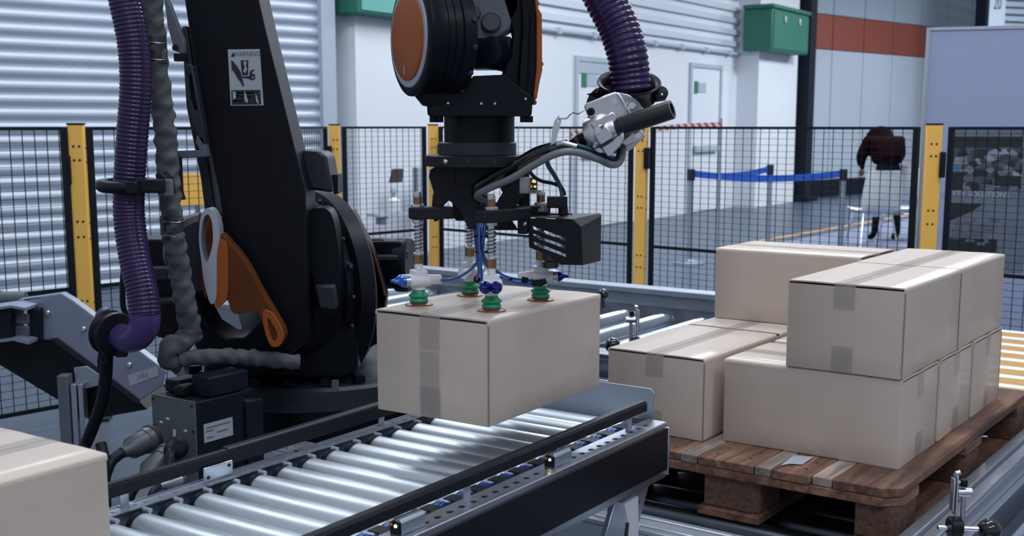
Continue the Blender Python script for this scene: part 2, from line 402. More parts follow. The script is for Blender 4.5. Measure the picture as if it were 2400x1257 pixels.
def fence_post(P, yaw, label, holes=True, w=.075, d=.06, lock=-1, text_=None):
    P = Vector((P[0], P[1], 0)); t = thing('fence_post', label, 'post', P, yaw); M = frame(yaw, P)
    obj('tube', MB(M).box(-w/2, w/2, -d/2, d/2, 0, 1.455), YELLOW, t, bev=.005)
    obj('top_cap', MB(M).box(-w/2-.002, w/2+.002, -d/2-.002, d/2+.002, 1.455, 1.463), FBLACK, t)
    obj('base_plate', MB(M).box(-.09, .09, -.07, .07, 0, .012), FBLACK, t)
    if lock:
        obj('panel_lock', MB(M).box(lock*(w/2+.006)-.016, lock*(w/2+.006)+.016, -d/2-.022, d/2, 1.17, 1.31), FBLACK, t, bev=.006)
    if holes:
        mb = MB(M)
        for z in (1.352, 1.286, .99, .915, .60, .52):
            for x in (-.012, .014): mb.cyl((x, -d/2-.0015, z), (x, -d/2+.003, z), .0062, n=10)
            for y in (-.01, .010): mb.cyl((w/2-.002, y, z-.01), (w/2+.0015, y, z-.01), .004, n=8)
        obj('slot_hole', mb, MDARK, t)
    return t
yf = R(47.7)
PA = Vector((-2.10, 5.78)); dA = Vector((math.cos(yf), math.sin(yf)))
def V2(v): return (v[0], v[1])
fence_panel(V2(PA-dA*1.98), V2(PA-dA*.05), 'black mesh fence panel at the far left, in front of the shutter')
fence_panel(V2(PA+dA*.05), (-1.48, 6.51), 'black mesh fence panel behind the purple hose, right of the first yellow post')
fence_panel((-1.47, 6.58), (-1.31, 8.44), 'black mesh fence panel mostly hidden behind the black robot link', )
fence_panel((-1.21, 8.55), (-.66, 9.13), 'narrow black mesh fence panel in front of the white pilaster')
fence_panel((-.555, 9.145), (.80, 7.913), 'black mesh fence panel behind the gripper, between two yellow posts')
fence_panel((.908, 7.815), (2.245, 6.60), 'wide black mesh fence panel in front of the blue belt barrier and chairs')
fence_panel((2.365, 6.49), (3.85, 5.14), 'black mesh fence panel at the right edge in front of the printed poster')
fence_post(PA, yf-R(38), 'leftmost yellow fence post with black lock, left of the purple hose', lock=-1)
fence_post((-1.26, 8.50), yf-R(30), 'yellow fence post just right of the black link arm', lock=-1, w=.07)
fence_post((-.605, 9.19), R(10), 'yellow corner post behind the left suction cups', lock=1)
fence_post((.853, 7.863), R(-24), 'yellow fence post right of the black camera housing', lock=1)
fence_post((2.304, 6.545), R(-14), 'wide yellow fence post behind the stacked boxes on the right', lock=1, w=.085)
# ================================================================== BACKGROUND THINGS
def barrier_post(u, v, label):
    P = atz(u, v, 0); t = thing('barrier_post', label, 'barrier post', P, 0, 'retractable belt barrier posts')
    M = Matrix.Translation(P)
    obj('base', MB(M).lathe((0, 0, 0), (0, 0, 1), [(.17, 0), (.17, .012), (.05, .04), (.035, .05)], 32), STEEL2, t)
    obj('pole', MB(M).cyl((0, 0, .04), (0, 0, .90), .030, n=20), STEEL2, t)
    obj('belt_head', MB(M).cyl((0, 0, .88), (0, 0, 1.0), .042, n=20), DARKPL, t, bev=.004)
    return P
b1 = barrier_post(1615, 618, 'steel barrier post nearest the yellow post, base visible')
b2 = barrier_post(1799, 585, 'steel barrier post in the middle, farthest back')
b3 = barrier_post(1968, 618, 'steel barrier post on the right, left of the white chairs')
def belt(p, q, label):
    d = (q-p); L = d.length; M = frame(math.atan2(d.y, d.x), (p.x, p.y, 0)); n = 12; o_ = []; i_ = []
    for k in range(n+1):
        x = .042+(L-.084)*k/n; s_ = .05*(1-(2*k/n-1)**2); o_.append((x, -.001, .985-s_)); i_.append((x, -.001, .915-s_))
    tag(obj('barrier_belt', MB(M).prism(o_+i_[::-1], (0, .002, 0)), BELTB), label, 'belt')
belt(b1, b2, 'blue barrier belt running back from the left steel post')
belt(b1, b3, 'long blue barrier belt in front, joining left and right steel posts')
# red and white tape
TM = bpy.data.materials.new('red_white_tape'); TM.use_nodes = True; N = TM.node_tree.nodes; L_ = TM.node_tree.links
tc = N.new('ShaderNodeTexCoord'); mp = N.new('ShaderNodeMapping'); mp.inputs['Rotation'].default_value = (0, R(35), 0); L_.new(tc.outputs['Object'], mp.inputs[0])
wv = N.new('ShaderNodeTexWave'); wv.inputs['Scale'].default_value = 5.5; L_.new(mp.outputs[0], wv.inputs[0])
rp = N.new('ShaderNodeValToRGB'); rp.color_ramp.interpolation = 'CONSTANT'; rp.color_ramp.elements[0].color = (.55, .05, .03, 1); rp.color_ramp.elements[1].color = (.6, .64, .7, 1); rp.color_ramp.elements[1].position = .5
L_.new(wv.outputs['Color'], rp.inputs[0]); L_.new(rp.outputs[0], N['Principled BSDF'].inputs['Base Color'])
tp = thing('barrier_tape', 'red and white striped warning tape stretched along the top of the fence', 'tape', pp(1335, 310, 11.8), 0)
pts = [(1335, 312), (1420, 311), (1520, 304), (1600, 296), (1690, 292)]; up = []; dn = []
for i, (u, v) in enumerate(pts):
    up.append(pp(u, v-6, 11.8)); dn.append(pp(u, v+6, 11.8))
obj('ribbon', MB().prism(up+dn[::-1], (0, .002, 0)), TM, tp)
for (u, v) in ((1337, 312), (1690, 292)):
    q = pp(u, v, 11.82); obj('stake', MB().cyl((q.x, q.y, 0), (q.x, q.y, q.z+.06), .012), STEEL2, tp)
# wall things behind the narrow panel
P = onpl(900, 440, w0, wy); kk = wk(870); kq = wk(936)
t = thing('notice_board', 'grey notice panel with dark left edge on the white pilaster', 'sign', MW @ Vector(((kk+kq)/2, -.58, .75)), wy)
zt, zb_ = wz(900, 385)-.02, wz(900, 490)
obj('panel', MB(MW).box(kk, kq, -.57, -.55, zb_, zt), WALLG, t); obj('edge_strip', MB(MW).box(kk, kk+.06, -.58, -.57, zb_, zt), PRINTD, t)
P = onpl(922, 412, MW @ Vector((0, -.6, 0)), wy)
tag(obj('wall_bracket', MB(frame(wy, P)).prism([(-.08, 0, -.07), (.07, 0, -.07), (.1, 0, .07), (-.02, 0, .07)], (0, -.06, 0)), mat('brown_leather', (.05, .035, .03), .7)), 'small dark brown bracket on the grey notice panel', 'bracket')
P = onpl(918, 497, MW @ Vector((0, -.6, 0)), wy)
t = thing('wall_shelf', 'narrow grey shelf under the notice panel', 'shelf', P, wy)
obj('board', MB(frame(wy, P)).box(-.34, .14, -.10, .05, -.03, 0), WALLG, t); obj('bracket', MB(frame(wy, P)).box(-.2, -.16, -.08, .05, -.12, -.03), WALLG, t)
t = thing('dispenser', 'white bottle dispenser standing on the grey shelf', 'bottle', P+Vector((0, 0, .001)), wy)
obj('bottle', MB(frame(wy, P)).lathe((0, -.03, .001), (0, 0, 1), [(.06, 0), (.065, .02), (.065, .12), (.03, .15)], 16), WHITEP, t)
obj('pump', MB(frame(wy, P)).lathe((0, -.03, .15), (0, 0, 1), [(.02, 0), (.02, .04), (.04, .05), (.035, .09)], 12), RIMG, t)
# yellow board in front of the shutter
P = pp(458, 444, 9.8)
t = thing('yellow_board', 'yellow rectangular board seen through the fence left of the link arm', 'sign', (P.x, P.y, 0), shy)
a = pp(412, 407, 9.8); b = pp(502, 482, 9.8)
obj('board', MB().box(a.x, b.x, 9.79, 9.83, b.z, a.z), YELLOW, t); obj('stand_post', MB().box(P.x-.02, P.x+.02, 9.83, 9.86, 0, a.z), STEEL2, t)
# exhibition panel with poster
e0 = pp(2168, 300, 7.9); pyaw = R(-17); MPn = frame(pyaw, (e0.x, e0.y, 0))
wt = onpl(2168, 72, (e0.x, e0.y), pyaw).z
t = thing('display_wall', 'tall lilac exhibition panel with pale top edge at the right', 'panel', (e0.x, e0.y, 0), pyaw)
obj('panel', MB(MPn).box(0, 3.2, 0, .06, 0.02, wt), LILAC, t); obj('top_edge', MB(MPn).box(-.01, 3.2, -.01, .07, wt, wt+.02), ALU, t)
obj('edge_profile', MB(MPn).box(-.02, 0, -.01, .07, 0, wt+.02), ALU, t)
obj('socle', MB(MPn).box(0, 3.2, -.005, .065, 0, .1), PRINTD, t)
def ppn(u, v): # point on the panel front
    P = onpl(u, v, (e0.x, e0.y), pyaw); return (P-Vector((e0.x, e0.y, 0))).dot(Vector((math.cos(pyaw), math.sin(pyaw), 0))), P.z
def prect(mb, u0, v0, u1, v1, y=-.004, th=.003):
    x0, z1 = ppn(u0, v0); x1, z0 = ppn(u1, v1); mb.box(x0, x1, y-th, y, z0, z1)
pt = thing('poster', 'dark printed poster of machines with a white caption, behind the right fence panel', 'poster', MPn @ Vector((ppn(2310, 560)[0], -.01, ppn(2310, 600)[1])), pyaw)
mb = MB(MPn); prect(mb, 2224, 300, 2398, 640, -.002, .003); obj('sheet', mb, mat('poster_grey_blue', (.15, .18, .25), .5, noise=.15, nscale=9), pt)
PM = bpy.data.materials.new('machine_photo_print'); PM.use_nodes = True; N = PM.node_tree.nodes; L_ = PM.node_tree.links
tc = N.new('ShaderNodeTexCoord'); mp = N.new('ShaderNodeMapping'); mp.inputs['Scale'].default_value = (22, 1, 30); L_.new(tc.outputs['Object'], mp.inputs[0])
vn = N.new('ShaderNodeTexVoronoi'); vn.inputs['Scale'].default_value = 1.0; vn.feature = 'F1'; L_.new(mp.outputs[0], vn.inputs[0])
rp = N.new('ShaderNodeValToRGB'); e = rp.color_ramp.elements; e[0].color = (.012, .016, .024, 1); e[0].position = .25; e[1].color = (.34, .40, .50, 1); e[1].position = .95
x_ = e.new(.6); x_.color = (.07, .09, .12, 1); L_.new(vn.outputs['Color'], rp.inputs[0]); L_.new(rp.outputs[0], N['Principled BSDF'].inputs['Base Color'])
mb = MB(MPn); prect(mb, 2228, 345, 2392, 448, -.006, .002); obj('machine_picture', mb, PM, pt)
for q_ in ((2230, 320, 2396, 345, -.007), (2330, 412, 2390, 436, -.009), (2222, 404, 2256, 440, -.009), (2225, 558, 2335, 590, -.009)):
    mb = MB(MPn); prect(mb, *q_, .002); obj('dark_area', mb, MDARK, pt)
mb = MB(MPn)
x0, z1 = ppn(2224, 476); x1, z0 = ppn(2300, 520)
mb.prism([(x0, -.007, z1), (x1, -.007, z1), (x1-.06, -.007, z0+.07), (x0, -.007, z0)], (0, -.002, 0))
obj('dark_area', mb, MDARK, pt)
mb = MB(MPn); prect(mb, 2228, 388, 2252, 402, -.0095, .002); obj('blue_block', mb, mat('print_blue', (.06, .20, .38), .5), pt)
mb = MB(MPn)
for i in range(26):
    u = 2228+random.random()*95; v = 508+random.random()*60; prect(mb, u, v, u+6+random.random()*16, v+4+random.random()*14, -.0095-.00005*i, .001)
obj('printed_detail', mb, PRINTD, pt)
xa, za = ppn(2284, 456); text('caption', 'SAFETY SOLUTIONS', .052, MPn @ Matrix.Translation((xa, -.009, za)) @ Matrix.Rotation(R(90), 4, 'X'), mat('pale_print', (.45, .5, .58), .5), pt, sx=.9)
# chairs
def chair(P, rz, label):
    t = thing('shell_chair', label, 'chair', P, rz, 'white shell chairs beyond the fence'); M = frame(rz, P) @ Matrix.Scale(1.06, 4)
    pr = [(-.20, .47), (-.10, .445), (.08, .44), (.18, .455), (.235, .53), (.26, .68), (.285, .86), (.29, .90)]
    vs = []; fs = []; nx = 8
    for th in (0, 1):
        for (y, z) in pr:
            for i in range(nx+1):
                x = -1+2*i/nx; w = .22 if z < .8 else .22*(1-((z-.8)/.1)**2*.25); vs.append((x*w, y+(.03*x*x if z < .5 else -.035*x*x)*(1)+(.012 if th and z > .5 else 0), z+(.03*x*x if z < .5 else 0)-(.012 if th and z < .5 else 0)))
    m_ = len(pr)*(nx+1)
    for r_ in range(len(pr)-1):
        for i in range(nx):
            a_ = r_*(nx+1)+i; q_ = (a_, a_+1, a_+nx+2, a_+nx+1); fs.append(q_); fs.append(tuple(j+m_ for j in reversed(q_)))
    obj('seat_shell', MB(M).add(vs, fs), mat('white_chair_shell', (.78, .80, .82), .35), t, smooth=60)
    for sx in (-1, 1):
        for sy in (-1, 1):
            obj('leg', MB(M).cyl((sx*.16, sy*.13, .43), (sx*.22, sy*.22, 0), .010, n=10), CHROME, t)
    obj('leg_brace', MB(M).tube([(-.17, -.14, .41), (.17, -.14, .41), (.17, .14, .41), (-.17, .14, .41), (-.17, -.14, .41)], .009, 8), CHROME, t)
    return t
Pc = atz(2040, 592, 0); chair(Pc, R(188), 'shaded white shell chair seen from behind, left of the pair')
Pc2 = atz(2098, 586, 0); chair(Pc2, R(250), 'bright white shell chair turned sideways, right of the pair')
Pc3 = atz(2150, 560, 0); chair(Pc3, R(120), 'pale shell chair farthest right, partly hidden by the wide yellow post')
# person leaning forward beyond the chairs (back to the camera, head lowered in front)
def person():
    Pp = Vector((4.70, 14.9, -.0)); t = thing('person', 'person in a dark red top and black trousers bending forward behind the white chairs', 'person', Pp, R(8))
    M = frame(R(8), Pp)
    me = bpy.data.meshes.new('body')
    V = [(0, 0, .92), (0, .04, 1.08), (0, .10, 1.24), (0, .20, 1.26), (0, .34, 1.28), (0, .46, 1.22),
         (-.10, 0, .88), (-.13, -.02, .50), (-.15, 0, .10), (-.15, .14, .04), (.10, 0, .88), (.14, .02, .50), (.16, 0, .10), (.16, .14, .04),
         (-.19, .16, 1.25), (-.26, .24, 1.06), (-.16, .40, .90), (.19, .16, 1.25), (.26, .24, 1.06), (.17, .40, .90)]
    Ed = [(0, 1), (1, 2), (2, 3), (3, 4), (4, 5), (0, 6), (6, 7), (7, 8), (8, 9), (0, 10), (10, 11), (11, 12), (12, 13), (3, 14), (14, 15), (15, 16), (3, 17), (17, 18), (18, 19)]
    rad = [.13, .10, .10, .09, .05, .07, .10, .065, .045, .04, .10, .065, .045, .04, .075, .05, .035, .075, .05, .035]
    me.from_pydata(V, Ed, []); o = bpy.data.objects.new('body', me); SC.collection.objects.link(o); o.parent = t
    o.modifiers.new('skin', 'SKIN'); s_ = o.modifiers.new('sub', 'SUBSURF'); s_.levels = 2; s_.render_levels = 2
    for i, r_ in enumerate(rad): me.skin_vertices[0].data[i].radius = (r_, r_*.85)
    me.skin_vertices[0].data[0].use_root = True
    me.materials.append(TROUS)
    # shirt
    o2 = bpy.data.objects.new('shirt', bpy.data.meshes.new('shirt')); SC.collection.objects.link(o2); o2.parent = t
    V2_ = [V[i] for i in (1, 2, 3, 14, 15, 16, 17, 18, 19)]; V2_[0] = (0, .02, .98); E2 = [(0, 1), (1, 2), (2, 3), (3, 4), (4, 5), (2, 6), (6, 7), (7, 8)]
    V2_[5] = (-.20, .35, .95); V2_[8] = (.21, .35, .95)
    o2.data.from_pydata(V2_, E2, []); o2.modifiers.new('skin', 'SKIN'); s_ = o2.modifiers.new('sub', 'SUBSURF'); s_.levels = 2; s_.render_levels = 2
    for i, r_ in enumerate([.205, .21, .20, .115, .080, .055, .115, .080, .055]): o2.data.skin_vertices[0].data[i].radius = (r_, r_*.9)
    o2.data.skin_vertices[0].data[1].use_root = True; o2.data.materials.append(REDW)
    # head, lowered in front of the chest
    mb = MB(M).lathe((0, .50, 1.20), (0, .35, -.94), [(.045, -.10), (.085, -.05), (.098, 0), (.092, .06), (.07, .11), (.03, .135)], 18); obj('head', mb, SKIN, t, smooth=80)
    obj('hair', MB(M).lathe((0, .49, 1.21), (0, .35, -.94), [(.05, -.08), (.095, -.05), (.108, 0), (.104, .06), (.08, .12), (.03, .15)], 18), HAIR, t, smooth=80)
    for sx in (-1, 1):
        for k in range(5):
            a_ = (k-2)*.35; b0 = Vector((sx*.165+.012*(k-2), .41, .885)); obj('finger', MB(M).tube([b0, b0+Vector((.01*(k-2)*.5, .01, -.04)), b0+Vector((.008*(k-2)*.5, .03, -.07 if k else -.045))], .0085, 8), SKIN, t)
person()

# ================================================================== CARDBOARD BOXES
BL, BW, BH = .440, .277, .208
def make_box(label, M0, endflap=1.0, ltape=.06):
    """length L along local x, width W along y"""
    loc = M0.translation; rz = M0.to_euler().z
    t = thing('cardboard_box', label, 'box', loc, rz, 'taped cardboard boxes'); M = frame(rz, loc)
    g = .0035; n = 10
    # body: gently bulging walls
    vs = []; fs = []; ring = []
    X, Y = BL/2, BW/2; e = .004
    per = [(-X+e, -Y), (-X*.5, -Y), (0, -Y), (X*.5, -Y), (X-e, -Y), (X, -Y+e), (X, 0), (X, Y-e), (X-e, Y), (X*.5, Y), (0, Y), (-X*.5, Y), (-X+e, Y), (-X, Y-e), (-X, 0), (-X, -Y+e)]
    zs = [0, .003, .05, BH*.5, BH-.05, BH-.0078]
    for k, z in enumerate(zs):
        bul = [(-.002), 0, .0012, .002, .0012, 0][k]
        for (x, y) in per:
            f = 1-abs(x/X)**4 if abs(abs(y)-Y) < 1e-6 else 1-abs(y/Y)**4
            sx = (1 if x > 0 else -1)*bul*f if abs(abs(x)-X) < 1e-6 else 0; sy = (1 if y > 0 else -1)*bul*f if abs(abs(y)-Y) < 1e-6 else 0
            vs.append((x+sx, y+sy, z))
    m_ = len(per)
    for k in range(len(zs)-1):
        for i in range(m_):
            j = (i+1) % m_; fs.append((k*m_+i, k*m_+j, (k+1)*m_+j, (k+1)*m_+i))
    fs.append(tuple(reversed(range(m_)))); fs.append(tuple((len(zs)-1)*m_+i for i in range(m_)))
    obj('body', MB(M).add(vs, fs), CARD, t, smooth=50)
    for sg in (-1, 1):
        y0, y1 = sorted((sg*(Y+.0004), sg*.0008)); mb = MB(M); a_ = sg*Y; 
        # L shaped flap: hinge strip plus lid sheet, slightly sprung at the free end
        A = [(-X+.001, a_, BH-.0075), (X-.001, a_, BH-.0075), (X-.001, a_, BH-.002), (-X+.001, a_, BH-.002), ]
        pr = [(a_, BH-.0105), (a_, BH-.003), (a_-sg*.003, BH-.0004), (a_*.55, BH+.0006), (sg*.0012, BH-.0004), (sg*.0012, BH-.0036), (a_*.55, BH-.0028), (a_-sg*.004, BH-.0036), (a_-sg*.003, BH-.0105)]
        vs = [(x, y, z) for x in (-X+.0005, X-.0005) for (y, z) in pr]; q = len(pr)
        fs = [(i, (i+1) % q, (i+1) % q+q, i+q) for i in range(q)]+[tuple(reversed(range(q))), tuple(range(q, 2*q))]
        if sg < 0: fs = [tuple(reversed(f)) for f in fs]
        mb.add(vs, fs); obj('top_flap', mb, CARD, t, smooth=50)
    obj('corner_seam', MB(M).box(-X-.0004, -X+.0018, -Y-.0016, -Y-.0002, .002, BH-.012), CARDIN, t)
    # clear tape: along the top seam and folded down both short ends
    w = .025; th = .0004
    def strip(path, ww=w):
        vs = []; fs = []
        for (x, z) in path:
            for y in (-ww, -ww*.3, ww*.35, ww): vs.append((x, y+random.uniform(-.0005, .0005), z+random.uniform(0, .0003)))
        for i in range(len(path)-1):
            for j in range(3): fs.append((i*4+j, i*4+4+j, i*4+5+j, i*4+1+j))
        return MB(M).add(vs, fs)
    top = [(-X-.0034, BH-ltape), (-X-.0030, BH-ltape*.5), (-X-.0016, BH-.008), (-X+.002, BH+.0014)]+[(-X+.002+(BL-.004)*k/12, BH+.0014) for k in range(1, 13)]+[(X+.0016, BH-.008), (X+.0030, BH-ltape*.5), (X+.0034, BH-ltape)]
    obj('tape', strip(top), TAPE, t, smooth=0)
    if ltape > .06: obj('tape', strip([(-X-.0036, .001), (-X-.0040, .05), (-X-.0042, .095), (-X-.0040, .135)], .024), TAPE, t, smooth=0)
    for sg in (-1, 1):
        obj('tape', strip([(sg*(X+.0014), .001), (sg*(X+.0030), .04), (sg*(X+.0032), .062)]), TAPE, t, smooth=0)
    return t
def box_at(s, t, z, yaw, turn, label, src=None, **k):      # s, t = low corner in the yaw frame
    (ls, lt) = (BW, BL) if turn else (BL, BW)
    P = FR(s+ls/2, t+lt/2, z, yaw); rz = yaw+(math.pi/2 if turn else 0)
    if src: return dup(src, P, rz, label)
    return make_box(label, frame(rz, P), **k)
DECK = .6733
held = box_at(1.832, 1.257, .8759, YG, False, 'cardboard box lifted above the roller conveyor by four green suction cups', ltape=.07)
bx = box_at(2.641, .818, DECK, YP, True, 'bottom front cardboard box on the pallet, its long side facing the camera', src=None)
box_at(2.944, .818, DECK, YP, True, 'second bottom box along the right edge of the pallet, middle of three end faces', src=bx)
box_at(3.247, .818, DECK, YP, True, 'third bottom box on the right edge of the pallet, farthest back', src=bx)
box_at(2.602, 1.293, DECK, YP, False, 'lower left cardboard box on the pallet beside the conveyor end', src=bx)
box_at(3.058, 1.291, DECK, YP, False, 'bottom back left cardboard box, carrying the tall back box', src=bx)
box_at(2.636, .820, DECK+BH+.002, YP, False, 'upper front right cardboard box, topmost near corner of the stack', src=bx)
box_at(3.085, .822, DECK+BH+.002, YP, False, 'upper back right cardboard box, directly behind the front upper box', src=bx)
box_at(3.200, 1.122, DECK+BH+.002, YP, True, 'upper back left cardboard box, its long face partly hidden by the front upper box', src=bx)
box_at(.606, 1.412, .7755, YC, False, 'cardboard box on the conveyor at the lower left corner of the view', src=bx)

# ================================================================== PALLET
pal = thing('pallet', 'worn brown wooden pallet with chip blocks carrying the box stack', 'pallet', FR(3.081, 1.164, DECK-.144, YP), YP)
MP = frame(YP, FR(2.481, .764, 0, YP)); yA = Vector((FR(2.481, .764, 0, YP).x, FR(2.481, .764, 0, YP).y, 0))
def tfront(u, v):
    P = onpl(u, v, yA, YP+math.pi/2); return (MP.inverted() @ P).y
edges = [0, tfront(1950, 1127), tfront(1901, 1115), tfront(1807, 1100), tfront(1767, 1092), tfront(1635, 1067), tfront(1594, 1060), tfront(1594, 1060)+.12, .80]
for i in range(len(edges)-1):
    a, b = edges[i]+.0015, edges[i+1]-.0015
    if b-a < .01: continue
    e = random.uniform(-.004, .004) if i not in (0,) else 0; h = random.uniform(-.001, .0005)
    mb = MB(MP)
    if i == 0: mb.prism([(.03, a, DECK-.022), (0, a+.035, DECK-.022), (0, b, DECK-.022), (1.2, b, DECK-.022), (1.2, a+.02, DECK-.022), (1.18, a, DECK-.022)], (0, 0, .0215))
    else: mb.box(e, 1.2-e, a, b, DECK-.022, DECK-.0005+h)
    o = obj('deck_board', mb, WOODL if i in (1, 3, 5) else WOOD, pal, bev=.0025)
    if i in (1, 3, 5): o['label'] = 'narrow paler deck board'
for k in range(3):
    x0 = (0, .5275, 1.055)[k]
    mb = MB(MP)
    if k == 0: mb.prism([(.035, 0, DECK-.044), (0, .04, DECK-.044), (0, .80, DECK-.044), (.145, .80, DECK-.044), (.145, 0, DECK-.044)], (0, 0, .0215))
    else: mb.box(x0, x0+.145, 0, .80, DECK-.044, DECK-.0225)
    obj('cross_board', mb, WOOD, pal, bev=.003)
    for (y0, y1) in ((.004, .104), (.3275, .4725), (.696, .796)):
        e = .014 if k == 0 else .006
        mb = MB(MP).prism([(x0+e+.012, y0, DECK-.122), (x0+e, y0+.014, DECK-.122), (x0+e, y1-.004, DECK-.122), (x0+.139, y1-.004, DECK-.122), (x0+.139, y0, DECK-.122)], (0, 0, .0775))
        obj('chip_block', mb, CHIP, pal, bev=.003)
for (y0, y1) in ((.002, .102), (.32, .48), (.698, .798)):
    obj('bottom_board', MB(MP).box(.0, 1.2, y0, y1, DECK-.144, DECK-.1225), WOOD, pal, bev=.004)
mb = MB(MP)
for i in range(len(edges)-1):
    if edges[i+1]-edges[i] < .06: continue
    for x in (.05, .11):
        for y in (edges[i]+.03, edges[i+1]-.03): mb.lathe((x+random.uniform(-.01, .01), y, DECK-.001), (0, 0, 1), [(.0045, 0), (.003, .0012)], 8)
obj('nail_head', mb, MDARK, pal)
# paper scrap on the deck
q = [atz(1829, 1093, DECK), atz(1861, 1069, DECK), atz(1907, 1073, DECK), atz(1880, 1091, DECK), atz(1852, 1089, DECK)]
tag(obj('paper_scrap', MB().prism([p+Vector((0, 0, .0012)) for p in q], (0, 0, .0006)), PAPER), 'torn pale paper scrap lying on the pallet deck', 'paper')
for i, (u, v, u2, v2) in enumerate([(2120, 1100, 2240, 1010), (2150, 1105, 2200, 1070), (2270, 985, 2310, 955)]):
    pass

# ================================================================== PALLET CONVEYOR (below the pallet)
pc = thing('pallet_conveyor', 'low heavy conveyor with large dark steel rollers under the pallet', 'conveyor', FR(3.0, 1.16, 0, YP), YP)
MC = frame(YP); ZR = DECK-.144; rr = .045
DSTEEL = mat('dark_steel', (.085, .105, .13), .28, .95, noise=.15, nscale=10)
fr_ = None
for i in range(10):
    s = 2.50+i*.135
    if fr_ is None: fr_ = obj('roller', MB(MC).lathe(FR(s, .765, ZR-rr, 0), (0, 1, 0), [(rr-.004, 0), (rr, .004), (rr, .846), (rr-.004, .85)], 28), DSTEEL, pc)
    else:
        c = cp_obj(fr_, pc, (i*.135, 0, 0))
def profile(mb, s0, s1, t0, t1, z0, z1, slots=1, ax='s'):
    """aluminium extrusion: body with recessed slots on the top"""
    if ax == 's':
        w = t1-t0; sl = .010
        mb.box(s0, s1, t0, t1, z0, z1-.012)
        edges_ = [t0]+[x for k in range(slots) for x in (t0+w*(k+.5)/slots-sl/2, t0+w*(k+.5)/slots+sl/2)]+[t1]
        for k in range(0, len(edges_), 2): mb.box(s0, s1, edges_[k], edges_[k+1], z1-.012, z1)
    else:
        w = s1-s0; sl = .010
        mb.box(s0, s1, t0, t1, z0, z1-.012)
        edges_ = [s0]+[x for k in range(slots) for x in (s0+w*(k+.5)/slots-sl/2, s0+w*(k+.5)/slots+sl/2)]+[s1]
        for k in range(0, len(edges_), 2): mb.box(edges_[k], edges_[k+1], t0, t1, z1-.012, z1)
mb = MB(MC); profile(mb, 2.18, 3.70, .672, .742, .515, .598, 1); obj('side_profile', mb, ALU, pc, bev=.003)
mb = MB(MC); mb.box(2.18, 3.70, .655, .672, .470, .545); obj('side_lip', mb, ALU, pc, bev=.002)
mb = MB(MC); mb.box(1.9, 3.70, .40, .60, .30, .50); mb.box(1.9, 3.70, .585, .605, .50, .515); obj('frame_beam', mb, STEEL2, pc, bev=.008)
mb = MB(MC); profile(mb, 2.325, 2.43, .80, 2.6, .42, .520, 2, 't'); obj('front_profile', mb, mat('bright_anodised_profile', (.60, .65, .74), .36, .6), pc, bev=.003)
mb = MB(MC); mb.box(2.36, 2.42, .8, 2.6, .30, .38); obj('front_beam', mb, STEEL2, pc, bev=.004)
mb = MB(MC); mb.box(2.36, 2.41, .8, 2.6, .20, .26); obj('front_tie_bar', mb, ALU, pc, bev=.004)
obj('far_beam', MB(MC).box(2.3, 3.7, 1.65, 1.74, .36, .50), STEEL2, pc, bev=.004)
for (s, t) in ((2.4, .68), (2.4, 1.7), (3.7, .68), (3.7, 1.7)): obj('leg', MB(MC).box(s-.04, s+.04, t-.04, t+.04, 0, .36), ALU, pc, bev=.004)
obj('corner_plate', MB(MC).box(2.20, 2.33, .66, .80, .505, .512), STEEL2, pc)
obj('guide_screw', MB().cyl(atz(2297, 1023, .645), atz(2314, 1024, .645), .0035, n=10), CHROME, pc)

def clamp(P, yaw, label, k=.62):
    t = thing('guide_clamp', label, 'clamp', P, yaw); M = frame(yaw, P) @ Matrix.Scale(k, 4)
    obj('clamp_plate', MB(M).box(-.036, -.030, -.016, .016, .045, .155), ALU, t, bev=.002)
    obj('clamp_plate', MB(M).box(-.026, -.020, -.016, .022, .030, .165), STEEL2, t, bev=.002)
    obj('bolt', MB(M).cyl((-.026, 0, .168), (-.012, 0, .172), .009, n=12).cyl((-.022, .0, .14), (-.005, 0, .14), .006, n=10), CHROME, t)
    obj('rubber_pad', MB(M).box(-.010, .012, -.012, .012, .125, .15), BLACKP, t, bev=.003)
    obj('rod_head', MB(M).cyl((-.020, 0, .105), (.030, 0, .105), .0155, n=24), CAST, t, bev=.002)
    obj('rod', MB(M).tube(spline([(.004, 0, .10), (.004, 0, .05), (.003, 0, -.01), (-.006, 0, -.04), (-.022, 0, -.07)], 6), .0085, 14), CAST, t)
    obj('cross_pin', MB(M).cyl((-.075, -.002, -.012), (.07, -.004, -.018), .008, n=16), CHROME, t)
    obj('knob_washer', MB(M).lathe((-.040, 0, -.012), (1, 0, 0), [(.030, 0), (.036, .006), (.036, .036), (.028, .042)], 24), BLACKP, t)
    obj('ball_knob', MB(M).sphere((.092, -.004, -.021), .038, 28), BLACKG, t)
    return t
Pk = pp(2252, 1228, 2.30); clamp(Pk, R(0), 'steel guide clamp with shiny black ball knob at the lower right corner')
Pk2 = pp(1480, 800, 4.1); clamp(Pk2, R(180), 'steel guide clamp with black ball knob behind the held box', .72)
Pk3 = pp(1413, 690, 5.0)
tag(obj('ball_knob', MB().sphere(Pk3, .024, 20).cyl(Pk3, Pk3-Vector((0, 0, .06)), .008), BLACKG), 'black ball knob poking above the rear conveyor frame', 'knob')

